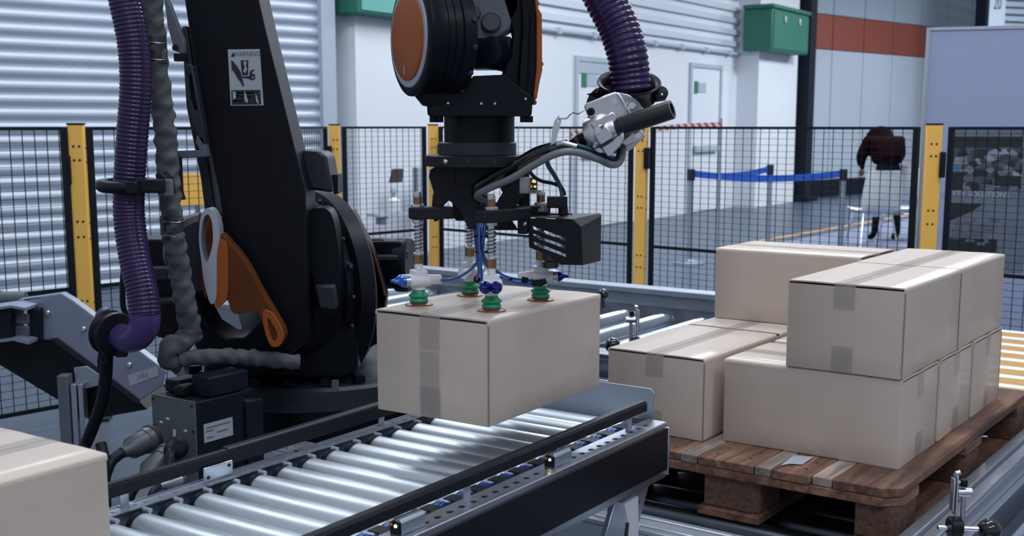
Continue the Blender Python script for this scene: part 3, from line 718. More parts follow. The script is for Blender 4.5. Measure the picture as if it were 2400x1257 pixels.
# rear cross conveyor
rc = thing('cross_conveyor', 'rear roller conveyor with wide steel rollers behind the box stack', 'conveyor', FR(4.15, 2.6, 0, YP), YP)
ZC = .60
obj('far_frame', MB(MC).box(4.56, 4.60, 1.60, 4.5, ZC-.14, .715).box(4.53, 4.62, 1.60, 4.5, .715, .745), STEEL2, rc, bev=.006)
obj('near_frame', MB(MC).box(3.72, 3.76, 1.72, 4.5, ZC-.16, ZC-.005).box(3.68, 3.78, 1.72, 4.5, ZC-.005, ZC+.02), ALU, rc, bev=.005)
obj('frame_lip', MB(MC).box(4.545, 4.56, 1.60, 4.5, .665, .68), ALU, rc)
obj('inner_rail', MB(MC).box(3.60, 3.64, 1.72, 4.0, ZC-.09, ZC-.06), ALU, rc, bev=.004)
fr_ = None
for i in range(14):
    t_ = 1.86+i*.19
    if fr_ is None: fr_ = obj('roller', MB(MC).lathe((3.78, t_, ZC-.0), (1, 0, 0), [(.044, 0), (.05, .006), (.05, .70), (.053, .705), (.053, .74), (.03, .745), (.03, .77)], 28), mat('dull_roller_steel', (.34, .39, .45), .27, .95, noise=.1, nscale=12), rc)
    else: cp_obj(fr_, rc, (0, i*.19, 0))
for (s, t) in ((3.74, 1.9), (4.58, 1.9), (3.74, 4.4), (4.58, 4.4)): obj('leg', MB(MC).box(s-.03, s+.03, t-.03, t+.03, 0, ZC-.14), ALU, rc)
# yellow slatted conveyor behind the pallet on the right
yc = thing('slat_conveyor', 'conveyor of yellow slats and bright steel rollers behind the pallet at the right edge', 'conveyor', FR(4.2, .9, 0, YP), YP)
ys = None; yr = None
YS = mat('yellow_slat', (.50, .27, .06), .5, noise=.1, nscale=8)
WST = mat('bright_roller', (.80, .84, .90), .35, .4)
for i in range(9):
    s = 3.74+i*.155
    if ys is None:
        ys = obj('slat', MB(MC).box(s, s+.100, .30, 1.50, .595, .612), YS, yc, bev=.003); yr = obj('roller', MB(MC).cyl((s+.1275, .28, .598), (s+.1275, 1.52, .598), .018, n=18), WST, yc)
    else: cp_obj(ys, yc, (i*.155, 0, 0)); cp_obj(yr, yc, (i*.155, 0, 0))
obj('frame', MB(MC).box(3.74, 5.1, .24, .28, .50, .63).box(3.74, 5.1, 1.52, 1.56, .50, .63), STEEL2, yc)
for (s, t) in ((3.8, .26), (5.0, .26), (3.8, 1.54), (5.0, 1.54)): obj('leg', MB(MC).box(s-.03, s+.03, t-.03, t+.03, 0, .5), ALU, yc)

# ================================================================== ROLLER CONVEYOR (foreground)
rv = thing('roller_conveyor', 'foreground conveyor with shiny steel rollers, black guide rails and black side cover', 'conveyor', FR(1.6, 1.45, 0, YC), YC)
M1 = frame(YC); ZT = .775; S0, S1 = .25, 2.405; PT = .0703; RR = .0292
first = None
rs = [1.298+PT*k for k in range(-14, 16)]
for i, s in enumerate(rs):
    if first is None:
        first = obj('roller', MB(M1).lathe((s, 1.285, ZT-RR+.001), (0, 1, 0), [(RR-.004, 0), (RR-.001, .003), (RR, .006), (RR, .374), (RR-.001, .379), (RR-.005, .385)], 30), STEEL, rv, smooth=30)
        cap = obj('end_cap', MB(M1).lathe((s, 1.671, ZT-RR+.001), (0, 1, 0), [(RR-.001, 0), (RR-.001, .008), (RR-.010, .010), (.008, .018)], 20), BLACKP, rv)
        pul = obj('drive_pulley', MB(M1).lathe((s, 1.262, ZT-RR+.001), (0, 1, 0), [(.023, 0), (.0265, .002), (.0265, .006), (.023, .008), (.0265, .010), (.0265, .018), (RR-.006, .022)], 20), BLUEC, rv)
        bear = obj('bearing_bush', MB(M1).cyl((s+.030, 1.680, ZT-.006), (s+.030, 1.697, ZT-.006), .0048, n=12), RIMG, rv)
        tab = obj('hex_stud', MB(M1).lathe((s+.014, 1.713, ZT), (0, 0, 1), [(.0075, 0), (.0075, .0015)], 6), STEEL2, rv)
        grd = obj('finger_guard', MB(M1).prism([(s+.008, 1.244, ZT-.0045), (s+.048, 1.244, ZT-.0045), (s+.054, 1.258, ZT-.0045), (s+.050, 1.284, ZT-.0045), (s+.020, 1.284, ZT-.0045), (s+.020, 1.258, ZT-.0045)], (0, 0, .003)), DARKPL, rv, bev=.001)
    else:
        off = (s-rs[0], 0, 0)
        for q in (first, cap, pul, bear, tab, grd): cp_obj(q, rv, off)
        cp_obj(tab, rv, (s-rs[0]+PT/2, 0, 0))
cp_obj(tab, rv, (PT/2, 0, 0))
# side frames with punched flanges
def flange(t0, t1, tc_, r, n=6):
    holes = []; s = 1.298-14*PT+.03
    while s < S1-.03:
        holes.append([(s+r*1.35*math.cos(2*math.pi*k/n), tc_+r*math.sin(2*math.pi*k/n), ZT-.003) for k in range(n)]); s += PT/2
    return MB(M1).prism([(S0, t0, ZT-.003), (S1, t0, ZT-.003), (S1, t1, ZT-.003), (S0, t1, ZT-.003)], (0, 0, .003), holes)
obj('front_flange', flange(1.199, 1.247, 1.222, .0062, 10), ALU, rv, bev=0, smooth=0)
obj('front_web', MB(M1).box(S0, S1, 1.197, 1.202, ZT-.130, ZT-.002).box(S0, S1, 1.197, 1.235, ZT-.1305, ZT-.126).cyl((S0, 1.2005, ZT-.0035), (S1, 1.2005, ZT-.0035), .0035, n=12), ALU, rv)
obj('under_tray', MB(M1).box(S0, S1, 1.235, 1.262, ZT-.05, ZT-.046), MDARK, rv)
obj('side_cover', MB(M1).box(S0, S1-.004, 1.192, 1.197, ZT-.112, ZT-.013), BLACKP, rv, bev=.0015)
obj('back_flange', MB(M1).box(S0, S1, 1.697, 1.733, ZT-.002, ZT+.0), STEEL2, rv)
obj('back_web', MB(M1).box(S0, S1, 1.729, 1.733, ZT-.12, ZT-.001).box(S0, S1, 1.730, 1.733, ZT, ZT+.002), ALU, rv)
obj('end_post', MB(M1).box(S1-.003, S1+.003, 1.190, 1.245, ZT-.125, ZT-.012), ALU, rv, bev=.002)
for s in (.45, 1.1, 1.75, 2.3): obj('cross_member', MB(M1).box(s-.02, s+.02, 1.20, 1.73, ZT-.125, ZT-.09), STEEL2, rv)
# end stop plate
mb = MB(M1).prism([(2.415, 1.240, ZT-.02), (2.415, 1.236, ZT+.060), (2.415, 1.246, ZT+.070), (2.415, 1.70, ZT+.072), (2.415, 1.70, ZT-.02)], (.004, 0, 0)); obj('end_stop_plate', mb, STEEL2, rv, bev=.001)
# guide rails
def rail(s0, s1, tc_, zt, h, w, name='guide_rail'):
    pr = [(-w/2, zt-h), (-w/2, zt-.006), (-w/2+.005, zt), (w/2-.005, zt), (w/2, zt-.006), (w/2, zt-h)]
    vs = [(s, tc_+y, z) for s in (s0, s1) for (y, z) in pr]; q = len(pr)
    fs = [(i, (i+1) % q, (i+1) % q+q, i+q) for i in range(q)]+[tuple(reversed(range(q))), tuple(range(q, 2*q))]
    return obj(name, MB(M1).add(vs, [tuple(reversed(f)) for f in fs]), BLACKP, rv, bev=.001)
rail(.25, 2.362, 1.238, ZT+.054, .024, .024)
rail(.25, 1.545, 1.722, ZT+.052, .026, .020); rail(1.552, 2.36, 1.732, ZT+.052, .034, .022)
for s in (1.31, 1.73, 2.02, 2.30):
    obj('rail_bracket', MB(M1).box(s-.009, s+.009, 1.727, 1.730, ZT, ZT+.03).box(s-.014, s+.014, 1.712, 1.730, ZT, ZT+.003), ALU, rv)
for s in (1.35, 1.675, 1.97, 2.29):
    obj('rail_bracket', MB(M1).box(s-.010, s+.010, 1.232, 1.236, ZT, ZT+.032).box(s-.013, s+.013, 1.222, 1.236, ZT, ZT+.003), ALU, rv)
obj('joint_plate', MB(M1).box(1.475, 1.548, 1.704, 1.708, ZT+.004, ZT+.032), ALU, rv, bev=.002)
obj('joint_foot', MB(M1).box(1.475, 1.58, 1.69, 1.712, ZT, ZT+.002), STEEL2, rv)
obj('rail_edge_line', MB(M1).box(1.552, 2.36, 1.7205, 1.7215, ZT+.049, ZT+.0525), PRINTD, rv)
obj('joint_screw', MB(M1).lathe((1.485, 1.704, ZT+.012), (0, -1, 0), [(.004, 0), (.003, .002)], 10).lathe((1.538, 1.704, ZT+.024), (0, -1, 0), [(.004, 0), (.003, .002)], 10), DARKPL, rv)
# support leg
PL = FR(2.3, 1.222, 0, YC); nL = Vector((-math.sin(YC), math.cos(YC), 0))
def leg(ds):
    f = lambda u, v, o=0: onpl(u, v, PL, YC)+nL*o+Vector((math.cos(YC), math.sin(YC), 0))*ds
    def foot(p): q = p.copy(); q.z = 0; return q
    a, b, c = f(1396, 1290), f(1440, 1290), f(1480, 1290)
    obj('leg_bracket', MB().prism([f(1424, 1176), f(1523, 1132), f(1488, 1262), f(1474, 1300), f(1440, 1300)], nL*.004), STEEL2, rv, bev=.001)
    lg = obj('leg', MB().prism([f(1447, 1180, -.018), f(1480, 1161, -.018), f(1480, 1290, -.018), foot(f(1480, 1290, -.018)), foot(f(1436, 1290, -.018)), f(1440, 1290, -.018), f(1456, 1222, -.018)], nL*.017), mat('white_painted_steel', (.62, .64, .72), .45), rv, bev=.001)
    obj('leg_side', MB().prism([f(1431, 1173, -.012), f(1447, 1180, -.018), f(1456, 1222, -.018), f(1440, 1290, -.018), foot(f(1440, 1290, -.018)), foot(f(1398, 1290, -.012)), f(1398, 1290, -.012)], nL*.012), ALU, lg, bev=.001)
    obj('leg_slot', MB().prism([f(1452, 1222, -.0186), f(1457, 1222, -.0186), f(1450, 1290, -.0186), f(1442, 1290, -.0186)], nL*-.0008), MDARK, lg)
    for v in (1177, 1233): obj('leg_bolt', MB().lathe(f(1487, v), -nL, [(.0085, 0), (.0085, .003), (.0065, .003), (.0065, .010)], 6), CHROME, lg)
leg(0); leg(-1.3)
obj('leg', MB(M1).box(2.2, 2.24, 1.69, 1.73, 0, ZT-.12), ALU, rv); obj('leg', MB(M1).box(.95, 1.0, 1.69, 1.73, 0, ZT-.12), ALU, rv)
# photo sensors on the flange
for s, lb in ((1.945, 'grey photo sensor with lit yellow LED, nearer the conveyor end plate'), (1.465, 'grey photo sensor with lit yellow LED, nearest the bottom of the view')):
    t = thing('photo_sensor', lb, 'sensor', FR(s+.03, 1.228, ZT, YC), YC, 'photo sensors on the conveyor edge')
    obj('cover', MB(M1).prism([(s, 1.212, ZT+.001), (s, 1.212, ZT+.022), (s, 1.217, ZT+.027), (s, 1.232, ZT+.027), (s, 1.232, ZT+.024), (s, 1.2155, ZT+.020), (s, 1.2155, ZT+.001)], (.062, 0, 0)), STEEL2, t, bev=.0008)
    obj('body', MB(M1).box(s-.004, s+.035, 1.2165, 1.236, ZT+.0015, ZT+.022), BLACKP, t, bev=.001)
    obj('led', MB(M1).sphere((s-.004, 1.223, ZT+.016), .0028, 12), LED, t)
    obj('bracket', MB(M1).box(s-.03, s, 1.205, 1.24, ZT, ZT+.0015), ALU, t)
    obj('lens', MB(M1).cyl((s-.006, 1.233, ZT+.018), (s+.004, 1.233, ZT+.018), .003, n=10), mat('orange_lens', (.6, .2, .02), .3), t)

# ================================================================== GRIPPER
ZB = .8759+BH+.001
cups = [atz(982, 714, ZB), atz(1152, 728, ZB), atz(1267, 703, ZB), atz(1102, 692, ZB)]
ctr = sum(cups, Vector())/4; cy_ = ctr.y
gr = thing('vacuum_gripper', 'black suction gripper head holding the lifted cardboard box', 'gripper', (ctr.x, ctr.y, 1.245), YG)
def pz(u, v, P): # height of a pixel at the distance of point P
    return pp(u, v, P.y).z
def suction(P, bd, kind, k):
    """one spring plunger with its suction cup; bd = yaw of the ejector barrel"""
    M = Matrix.Translation(P)
    lip = obj('suction_cup', MB(M).lathe((0, 0, 0), (0, 0, 1), [(.029, 0), (.028, .0015), (.020, .0045), (.014, .006)], 32), REDSIL, gr, label='rust red suction lip')
    obj('bellows', MB(M).lathe((0, 0, .004), (0, 0, 1), [(.016, 0), (.019, .002), (.0195, .007), (.0165, .010), (.0195, .0125), (.0212, .015), (.0205, .017), (.0145, .021), (.0125, .026), (.0125, .030)], 36), GREEN, lip, smooth=60)
    pl = obj('spring_plunger', MB(M).cyl((0, 0, .085), (0, 0, .232), .0072, n=20), CAST, gr)
    coil = []; z0, z1 = .112, .168
    for i in range(0, 181):
        a = i/180*2*math.pi*7.5; coil.append(Vector((.0092*math.cos(a), .0092*math.sin(a), z0+(z1-z0)*i/180)))
    obj('spring', MB(M).tube(coil, .0009, 6), MDARK, pl)
    obj('brass_nut', MB(M).cyl((0, 0, .086), (0, 0, .103), .0105, n=6), BRASS, pl)
    obj('spring_collar', MB(M).cyl((0, 0, .103), (0, 0, .108), .0108, n=24), CAST, pl, bev=.001)
    obj('lower_nut', MB(M).cyl((0, 0, .170), (0, 0, .1765), .0125, n=6), CAST, pl, bev=.001)
    obj('upper_nut', MB(M).cyl((0, 0, .2005), (0, 0, .207), .0145, n=6), CAST, pl, bev=.001)
    obj('threaded_end', MB(M).cyl((0, 0, .207), (0, 0, .221), .0088, n=20), BRASS, pl)
    obj('bolt_head', MB(M).cyl((0, 0, .221), (0, 0, .229), .0092, n=6), CAST, pl, bev=.0008)
    ej = obj('ejector_body', MB(M @ Matrix.Rotation(bd, 4, 'Z')).box(-.0145, .0145, -.016, .016, .050, .072).cyl((0, 0, .031), (0, 0, .050), .0145, n=28).cyl((0, 0, .072), (0, 0, .086), .0088, n=6)
             .cyl((-.024, -.0095, .0505), (.020, -.0095, .0505), .0128, n=24).cyl((-.024, .0095, .0505), (.020, .0095, .0505), .0128, n=24), WHITEP, gr, bev=.0012)
    mb = MB(M @ Matrix.Rotation(bd, 4, 'Z'))
    mb.lathe((.020, 0, .0505), (1, 0, 0), [(.0115, 0), (.0095, .028)], 24); obj('outlet_stub', mb, WHITEP, ej)
    for y in (-.0105, .0105):
        mb = MB(M @ Matrix.Rotation(bd, 4, 'Z')).lathe((-.024, y, .0505), (-1, 0, 0), [(.0128, 0), (.0128, .004), (.0118, .0045), (.0128, .005), (.0128, .009)], 24)
        obj('silver_ring', mb, CAST, ej)
        mb = MB(M @ Matrix.Rotation(bd, 4, 'Z')).lathe((-.033, y, .0505), (-1, 0, 0), [(.0126, 0), (.0118, .005), (.009, .010), (.0055, .013), (.0035, .017), (.003, .024), (.0014, .024), (.0014, .018)], 24)
        obj('nozzle', mb, BLUEM2 if kind == 0 else BLUEM, ej)
# barrels: left cup points left, front cup points at the camera, right cup points right, back cup points away
suction(cups[0], R(24), 0, 0); suction(cups[1], R(88), 1, 1); suction(cups[2], R(187), 1, 2); suction(cups[3], R(255), 0, 3)
# bracket frame: bars at beam level
zb0, zb1 = 1.262, 1.286
def bar(pts, z0=zb0, z1=zb1, name='cup_arm', bev=.003, m=BLACKP):
    return obj(name, MB().prism([(p[0], p[1], z0) for p in pts], (0, 0, z1-z0)), m, gr, bev=bev)
GB = mat('black_gripper_casting', (.010, .012, .017), .5, bump=.05, bscale=120, spec=.25)
def arm(P, Q, w=.021, ov=.018):
    d = (Q-P); d.z = 0; d.normalize(); n = Vector((-d.y, d.x, 0)); e = P-d*ov
    bar([e+n*w*.55, P+n*w, Q+n*w, Q-n*w, P-n*w, e-n*w*.55], m=GB)
c0 = Vector((ctr.x, ctr.y, 0))
arm(cups[0], cups[0]+(c0-cups[0])*.55+Vector((0, 0, 0))); arm(cups[3], cups[3]+(c0-cups[3])*.6)
arm(cups[1], cups[1]+(cups[2]-cups[1])*.62, .021, .040); arm(cups[2], cups[2]+(c0-cups[2])*.6)
# pierced side plates (traced at their own distance), front left and front right
def plate(px, Y, holes=(), d=.014, name='side_plate', m=GB, yaw=0, Pref=None, bev=.0015):
    f = (lambda u, v: onpl(u, v, (pp(px[0][0], px[0][1], Y).x, Y), yaw)) if Pref is None else (lambda u, v: onpl(u, v, Pref, yaw))
    n = Vector((-math.sin(yaw), math.cos(yaw), 0))*d
    return obj(name, MB().prism([f(*p) for p in px], n, [[f(*p) for p in h] for h in holes]), m, gr, bev=bev)
pf = cups[1].y-.025
plate([(1008, 398), (1022, 390), (1240, 388), (1242, 452), (1218, 470), (1198, 500), (1196, 512), (1215, 540), (1165, 540), (1098, 538), (1090, 520), (1082, 500), (1058, 474), (1052, 470), (1040, 482), (1031, 500), (1027, 518), (1018, 520), (1011, 505), (1013, 470), (1016, 450), (1010, 430), (1005, 415)],
      cups[0].y+.01, [[(1104, 455), (1122, 436), (1172, 440), (1178, 452), (1160, 482), (1150, 486), (1132, 490)]])
plate([(1165, 505), (1205, 470), (1220, 455), (1242, 440), (1242, 512), (1225, 512), (1216, 480), (1208, 478), (1200, 490), (1194, 512), (1165, 520)], cups[2].y-.02, d=.02)
plate([(1052, 470), (1060, 476), (1062, 510), (1070, 518), (1092, 518), (1092, 500), (1084, 480), (1075, 465)], cups[3].y, d=.02, name='rear_plate')
plate([(1020, 392), (1235, 392), (1235, 420), (1180, 434), (1100, 434), (1030, 420)], cups[3].y+.01, d=.014, name='rear_plate')
obj('cable_boss', MB().cyl(pp(1152, 488, cups[2].y-.05), pp(1152, 488, cups[2].y-.03), .015, n=20), DARKPL, gr)
# flange disc and wrist connection
C = Vector((ctr.x-.005, ctr.y+.0, 0)); fl = pp(1112, 376, C.y)
obj('flange_disc', MB().lathe((C.x, C.y, fl.z-.0115), (0, 0, 1), [(.106, 0), (.108, .001), (.108, .021), (.106, .0225)], 56), GB, gr)
mb = MB()
for a in (200, 232, 262, 290, 318, 340):
    d = Vector((math.cos(R(a)), math.sin(R(a)), 0)); mb.cyl(Vector((C.x, C.y, fl.z))+d*.1065, Vector((C.x, C.y, fl.z))+d*.1088, .0035, n=10)
obj('flange_hole', mb, MDARK, gr)
obj('grub_screw', MB().sphere(Vector((C.x, C.y, fl.z))+Vector((math.cos(R(236)), math.sin(R(236)), 0))*.1075, .0055, 12), CAST, gr)
obj('hub', MB().box(C.x-.045, C.x+.05, C.y-.03, C.y+.05, fl.z-.05, fl.z-.011), GB, gr, bev=.004)
# pressure display
Pd = pp(1244, 434, cups[2].y-.03)
ps = thing('pressure_switch', 'small digital pressure display reading -062 on the gripper side', 'sensor', Pd, 0)
dyw = R(-35); MD = frame(dyw, pp(1259, 452, cups[2].y-.06)) ; kx = .00083
obj('housing', MB(frame(0, pp(1217, 452, cups[2].y-.06))).box(0, .026, 0, .03, -.002, .032), CLEARP, ps, bev=.0015)
MD = frame(R(0), pp(1243, 452, cups[2].y-.062))
obj('display_body', MB(MD).box(-.001, .0145, -.002, .03, -.002, .031), CLEARP, ps, bev=.001)
scn = obj('screen', MB(MD).box(.0005, .0135, -.003, -.002, .006, .030), MDARK, ps)
RX = Matrix.Rotation(R(90), 4, 'X')
text('reading', '-062', .0098, MD @ Matrix.Translation((.0072, -.0034, .0235)) @ RX, YPRINT, ps, .0001, sx=.5)
text('set_value', '-052', .0062, MD @ Matrix.Translation((.0092, -.0034, .0125)) @ RX, YPRINT, ps, .0001, sx=.5)
obj('red_mark', MB(MD).box(.0012, .0035, -.0036, -.0033, .0105, .0125).box(.0012, .0035, -.0036, -.0033, .0135, .0155), RPRINT, ps)
for i in range(3): obj('button', MB(MD).box(.0015+i*.004, .0045+i*.004, -.0032, -.002, .0015, .004), PRINTD, ps)
# camera housing
Yh = cups[2].y-.075
ch = thing('camera_housing', 'black slotted camera cover hanging on the right side of the gripper', 'cover', pp(1325, 620, Yh+.04), 0)
fx = lambda u, v: onpl(u, v, (pp(1240, 560, Yh).x, Yh), R(-14))
slots = []
for (ua, va, ub, vb) in ((1248, 530, 1326, 560), (1249, 548, 1326, 578), (1250, 566, 1326, 597)):
    h_ = 7; slots.append([fx(ua, va), fx(ub, vb-h_*.2), fx(ub, vb+h_*.9), fx(ua+2, va+h_+1)])
nf = Vector((math.sin(R(14)), math.cos(R(14)), 0))
obj('front_face', MB().prism([fx(1237, 512), fx(1342, 515), fx(1362, 532), fx(1366, 622), fx(1312, 621), fx(1300, 606), fx(1240, 580)], nf*.004, slots), BLACKP, ch, bev=.001)
A1_ = fx(1362, 532); B1_ = fx(1366, 622); A2_ = pp(1410, 504, Yh+.085); B2_ = pp(1408, 612, Yh+.085); T1_ = fx(1237, 510); T2_ = fx(1342, 514)
T3_ = pp(1406, 500, Yh+.085); T4_ = pp(1232, 502, Yh+.10)
obj('side_face', MB().prism([A1_, A2_, B2_, B1_], Vector((-.004, .002, 0))), BLACKP, ch, bev=.0008)
obj('chamfer_face', MB().add([T2_, A1_, A2_, T3_], [(0, 1, 2, 3)]), BLACKP, ch)
obj('top_face', MB().add([T1_, T2_, T3_, T4_], [(0, 1, 2, 3)]), DARKPL, ch, smooth=0)
obj('back_face', MB().prism([pp(1300, 504, Yh+.1), A2_+Vector((0, .012, 0)), B2_+Vector((0, .012, 0)), pp(1330, 612, Yh+.1)], (0, .003, 0)), BLACKP, ch)
obj('inner_camera', MB().cbox(pp(1335, 560, Yh+.045), .036, .04, .06), CAST, ch, bev=.002)
obj('lens', MB().lathe(pp(1290, 627, Yh+.05), (0, 0, 1), [(.017, 0), (.0185, .002), (.0185, .013), (.016, .015), (.016, .03)], 28), BLACKG, ch)
obj('lens_ring', MB().cyl(pp(1287, 602, Yh+.05), pp(1287, 596, Yh+.05), .012, n=24), CHROME, ch)
obj('hinge_lug', MB().cbox(pp(1226, 527, Yh+.01), .022, .03, .036), BLACKP, ch, bev=.003)
obj('lug_screw', MB().sphere(pp(1230, 525, Yh-.006), .0045, 12), CAST, ch)
obj('angled_connector', MB().cyl(pp(1321, 504, Yh+.05), pp(1318, 470, Yh+.05), .0105, .0098, n=20).cbox(pp(1306, 474, Yh+.047), .042, .02, .024), DARKPL, ch, bev=.002)
obj('top_bolt', MB().cyl(pp(1271, 496, Yh+.06), pp(1271, 488, Yh+.06), .013, n=6).cyl(pp(1271, 488, Yh+.06), pp(1271, 482, Yh+.06), .009, n=6), STEEL2, ch)
obj('mounting_plate', MB().cbox(pp(1290, 503, Yh+.07), .09, .03, .006), BLACKP, ch)

# ================================================================== cables and tubes around the gripper
def cable(name, px, r, m, label, cat='cable', n=12, group=None, ys=None, Y=None):
    pts = spline([pp(u, v, y) for (u, v, y) in px], 10)
    return tag(obj(name, MB().tube(pts, r, n), m, smooth=80), label, cat, group)
cable('grey_cable', [(1140, 474, 2.45), (1118, 458, 2.415), (1150, 440, 2.37), (1200, 418, 2.33), (1250, 388, 2.30), (1300, 362, 2.28), (1345, 356, 2.28), (1400, 372, 2.30), (1432, 386, 2.32), (1452, 380, 2.34), (1460, 350, 2.36), (1462, 300, 2.40)], .0072, GREYCAB, 'thick grey cable sweeping from the gripper centre to the silver clamp')
cable('black_cable', [(1140, 470, 2.46), (1118, 446, 2.43), (1160, 414, 2.40), (1212, 386, 2.36), (1265, 356, 2.33), (1330, 342, 2.31)], .0125, BLACKG, 'thick shiny black cable lying above the grey cable')
cable('thin_black_cable', [(1250, 378, 2.36), (1258, 358, 2.34), (1285, 344, 2.32), (1335, 342, 2.30), (1400, 360, 2.31), (1440, 376, 2.33), (1452, 350, 2.35)], .0036, BLACKP, 'thin black cable arching over the grey cable')
cable('sensor_cable', [(1236, 382, 2.36), (1246, 408, 2.35), (1268, 424, 2.34), (1296, 430, 2.34), (1316, 440, 2.34), (1324, 458, 2.34)], .0037, BLACKP, 'black cable looping from the flange to the camera connector')
cable('teal_cable', [(1282, 366, 2.31), (1284, 386, 2.32), (1300, 412, 2.33), (1314, 440, 2.34), (1318, 462, 2.34)], .0046, TEAL, 'teal cable dropping into the black camera connector')
cable('upper_teal_cable', [(1290, 350, 2.30), (1340, 340, 2.29), (1390, 352, 2.30), (1420, 366, 2.32), (1445, 372, 2.34)], .0040, TEAL, 'dark teal cable running under the silver clamp')
cable('pale_cable', [(1306, 338, 2.29), (1322, 336, 2.285), (1352, 344, 2.28)], .0048, CAST, 'short silver printed cable end beside the white tag')
bz = 2.41
tubes = [([(1126, 455, 2.462), (1120, 540, 2.43), (1122, 600, 2.42), (1110, 625, 2.42), (1080, 647, 2.415), (1056, 655, 2.425), (1034, 657, 2.43)], 'blue air tube curving left to the left suction cup'),
         ([(1136, 455, 2.462), (1124, 540, 2.42), (1126, 610, 2.39), (1129, 650, 2.36), (1131, 676, 2.33)], 'blue air tube dropping straight behind the front suction cup'),
         ([(1142, 460, 2.462), (1130, 540, 2.42), (1134, 600, 2.42), (1160, 632, 2.43), (1190, 650, 2.44), (1235, 657, 2.46), (1256, 658, 2.47)], 'upper blue air tube curving right to the right suction cup'),
         ([(1148, 460, 2.462), (1136, 540, 2.41), (1132, 606, 2.41), (1156, 636, 2.42), (1188, 656, 2.43), (1228, 666, 2.45), (1252, 664, 2.46)], 'lower blue air tube curving right to the right suction cup'),
         ([(1120, 460, 2.462), (1114, 540, 2.44), (1118, 600, 2.45), (1122, 640, 2.49), (1116, 655, 2.51)], 'blue air tube going back to the rear suction cup')]
for px, lb in tubes: cable('air_tube', px, .0031, BLUEH, lb, 'tube', 10, 'blue air tubes')
for (u, v, y, w) in ((1124, 553, 2.425, .012), (1126, 590, 2.42, .011), (1189, 653, 2.437, .0055)):
    P = pp(u, v, y); t = tag(obj('cable_tie', MB().lathe(P-Vector((0, 0, .0016)), (0, 0, 1), [(w, 0), (w+.0012, .0004), (w+.0012, .0028), (w, .0032)], 20).cbox(P+Vector((w+.002, -.004, 0)), .006, .006, .006), BLACKP),
        {553: 'upper black cable tie round the blue tube bundle', 590: 'lower black cable tie round the blue tube bundle', 653: 'small black tie on the pair of right blue tubes'}[v], 'cable tie')
obj('fitting', MB().cyl(pp(1234, 657, 2.455), pp(1226, 656, 2.45), .007, n=16).cyl(pp(1248, 664, 2.455), pp(1272, 662, 2.45), .0068, n=16).cyl(pp(1262, 668, 2.45), pp(1280, 658, 2.45), .0062, n=16), BLACKP, gr)
obj('rear_fitting', MB().cyl(pp(1124, 655, cups[3].y-.02), pp(1118, 655, cups[3].y-.045), .008, n=16), BLACKP, gr)

# ================================================================== ROBOT
rb = thing('robot_arm', 'large black industrial robot arm with orange covers', 'robot', (-.66, 3.85, 0), 0)
# wrist: big drum with the orange cover on the left
nd = Vector((-.900, -.436, 0)); Yw = 2.42
Co = pp(966, 88, Yw-.06)                                   # centre of the orange face
def onaxis(d): return Co-nd*d
obj('drum', MB().lathe(onaxis(-.006), -nd, [(.096, 0), (.108, .001), (.113, .004), (.113, .012), (.110, .018), (.110, .036), (.108, .037), (.108, .039), (.110, .040), (.110, .050), (.108, .051), (.108, .053), (.110, .054), (.110, .068), (.1145, .070), (.1145, .094), (.110, .097), (.09, .098)], 72), ROBOT, rb, smooth=30)
cvr = obj('drum_cover', MB().lathe(onaxis(.004), nd, [(.0965, 0), (.0965, .0115), (.0945, .013), (.03, .013)], 72), RIMG, rb, label='pale aluminium rim round the orange cover')
obj('orange_disc', MB().lathe(onaxis(-.0085), nd, [(.0825, 0), (.0825, .0035), (.08, .0045), (.02, .0045)], 72), ORANGE, cvr)
zz = Vector((0, 0, 1)); sd = nd.cross(zz).normalized()
obj('inspection_plate', MB().cbox(Co-zz*.062+nd*.0145-sd*-.006, .001, .006, .018, Matrix((nd, sd, zz)).transposed()), CAST, cvr)
bol = None
for k in range(14):
    a = 2*math.pi*k/14+.2; d = (sd*math.cos(a)+zz*math.sin(a))
    P = onaxis(.083)+d*.1145
    o = obj('housing_bolt', MB().lathe(P-d*.001, d, [(.0055, 0), (.0055, .004), (.004, .006)], 12), ROBOT2, rb)
# central casting between drum and yoke
f2 = lambda u, v, y=Yw: pp(u, v, y)
obj('joint_casting', MB().prism([f2(1085, -60), f2(1225, -60), f2(1218, 20), f2(1195, 70), f2(1165, 92), f2(1100, 92), f2(1080, 40)], (0, .10, 0)), ROBGREY, rb, bev=.006)
obj('oil_cap', MB().lathe(f2(1151, 54, Yw-.002), (0, -1, .25), [(.020, 0), (.020, .004), (.017, .006), (.017, .007)], 32), ROBOT2, rb)
obj('oil_cap', MB().lathe(f2(1112, 32, Yw-.002), (0, -1, .25), [(.013, 0), (.013, .004), (.011, .006)], 28), ROBOT2, rb)
obj('wrist_knuckle', MB().lathe(f2(1145, 122, Yw-.03), (.3, 1, 0), [(.018, 0), (.026, .002), (.028, .010), (.032, .02), (.034, .12)], 32), ROBOT, rb)
obj('knuckle_body', MB().prism([f2(1085, 85), f2(1200, 85), f2(1200, 140), f2(1170, 160), f2(1110, 160), f2(1085, 140)], (0, .10, 0)), ROBOT, rb, bev=.006)
obj('knuckle_web', MB().prism([f2(1075, 40, Yw+.02), f2(1100, 40, Yw+.02), f2(1115, 110, Yw+.02), f2(1105, 165, Yw+.02), f2(1085, 190, Yw+.02), f2(1060, 200, Yw+.02)], (0, .07, 0)), ROBOT, rb, bev=.005)
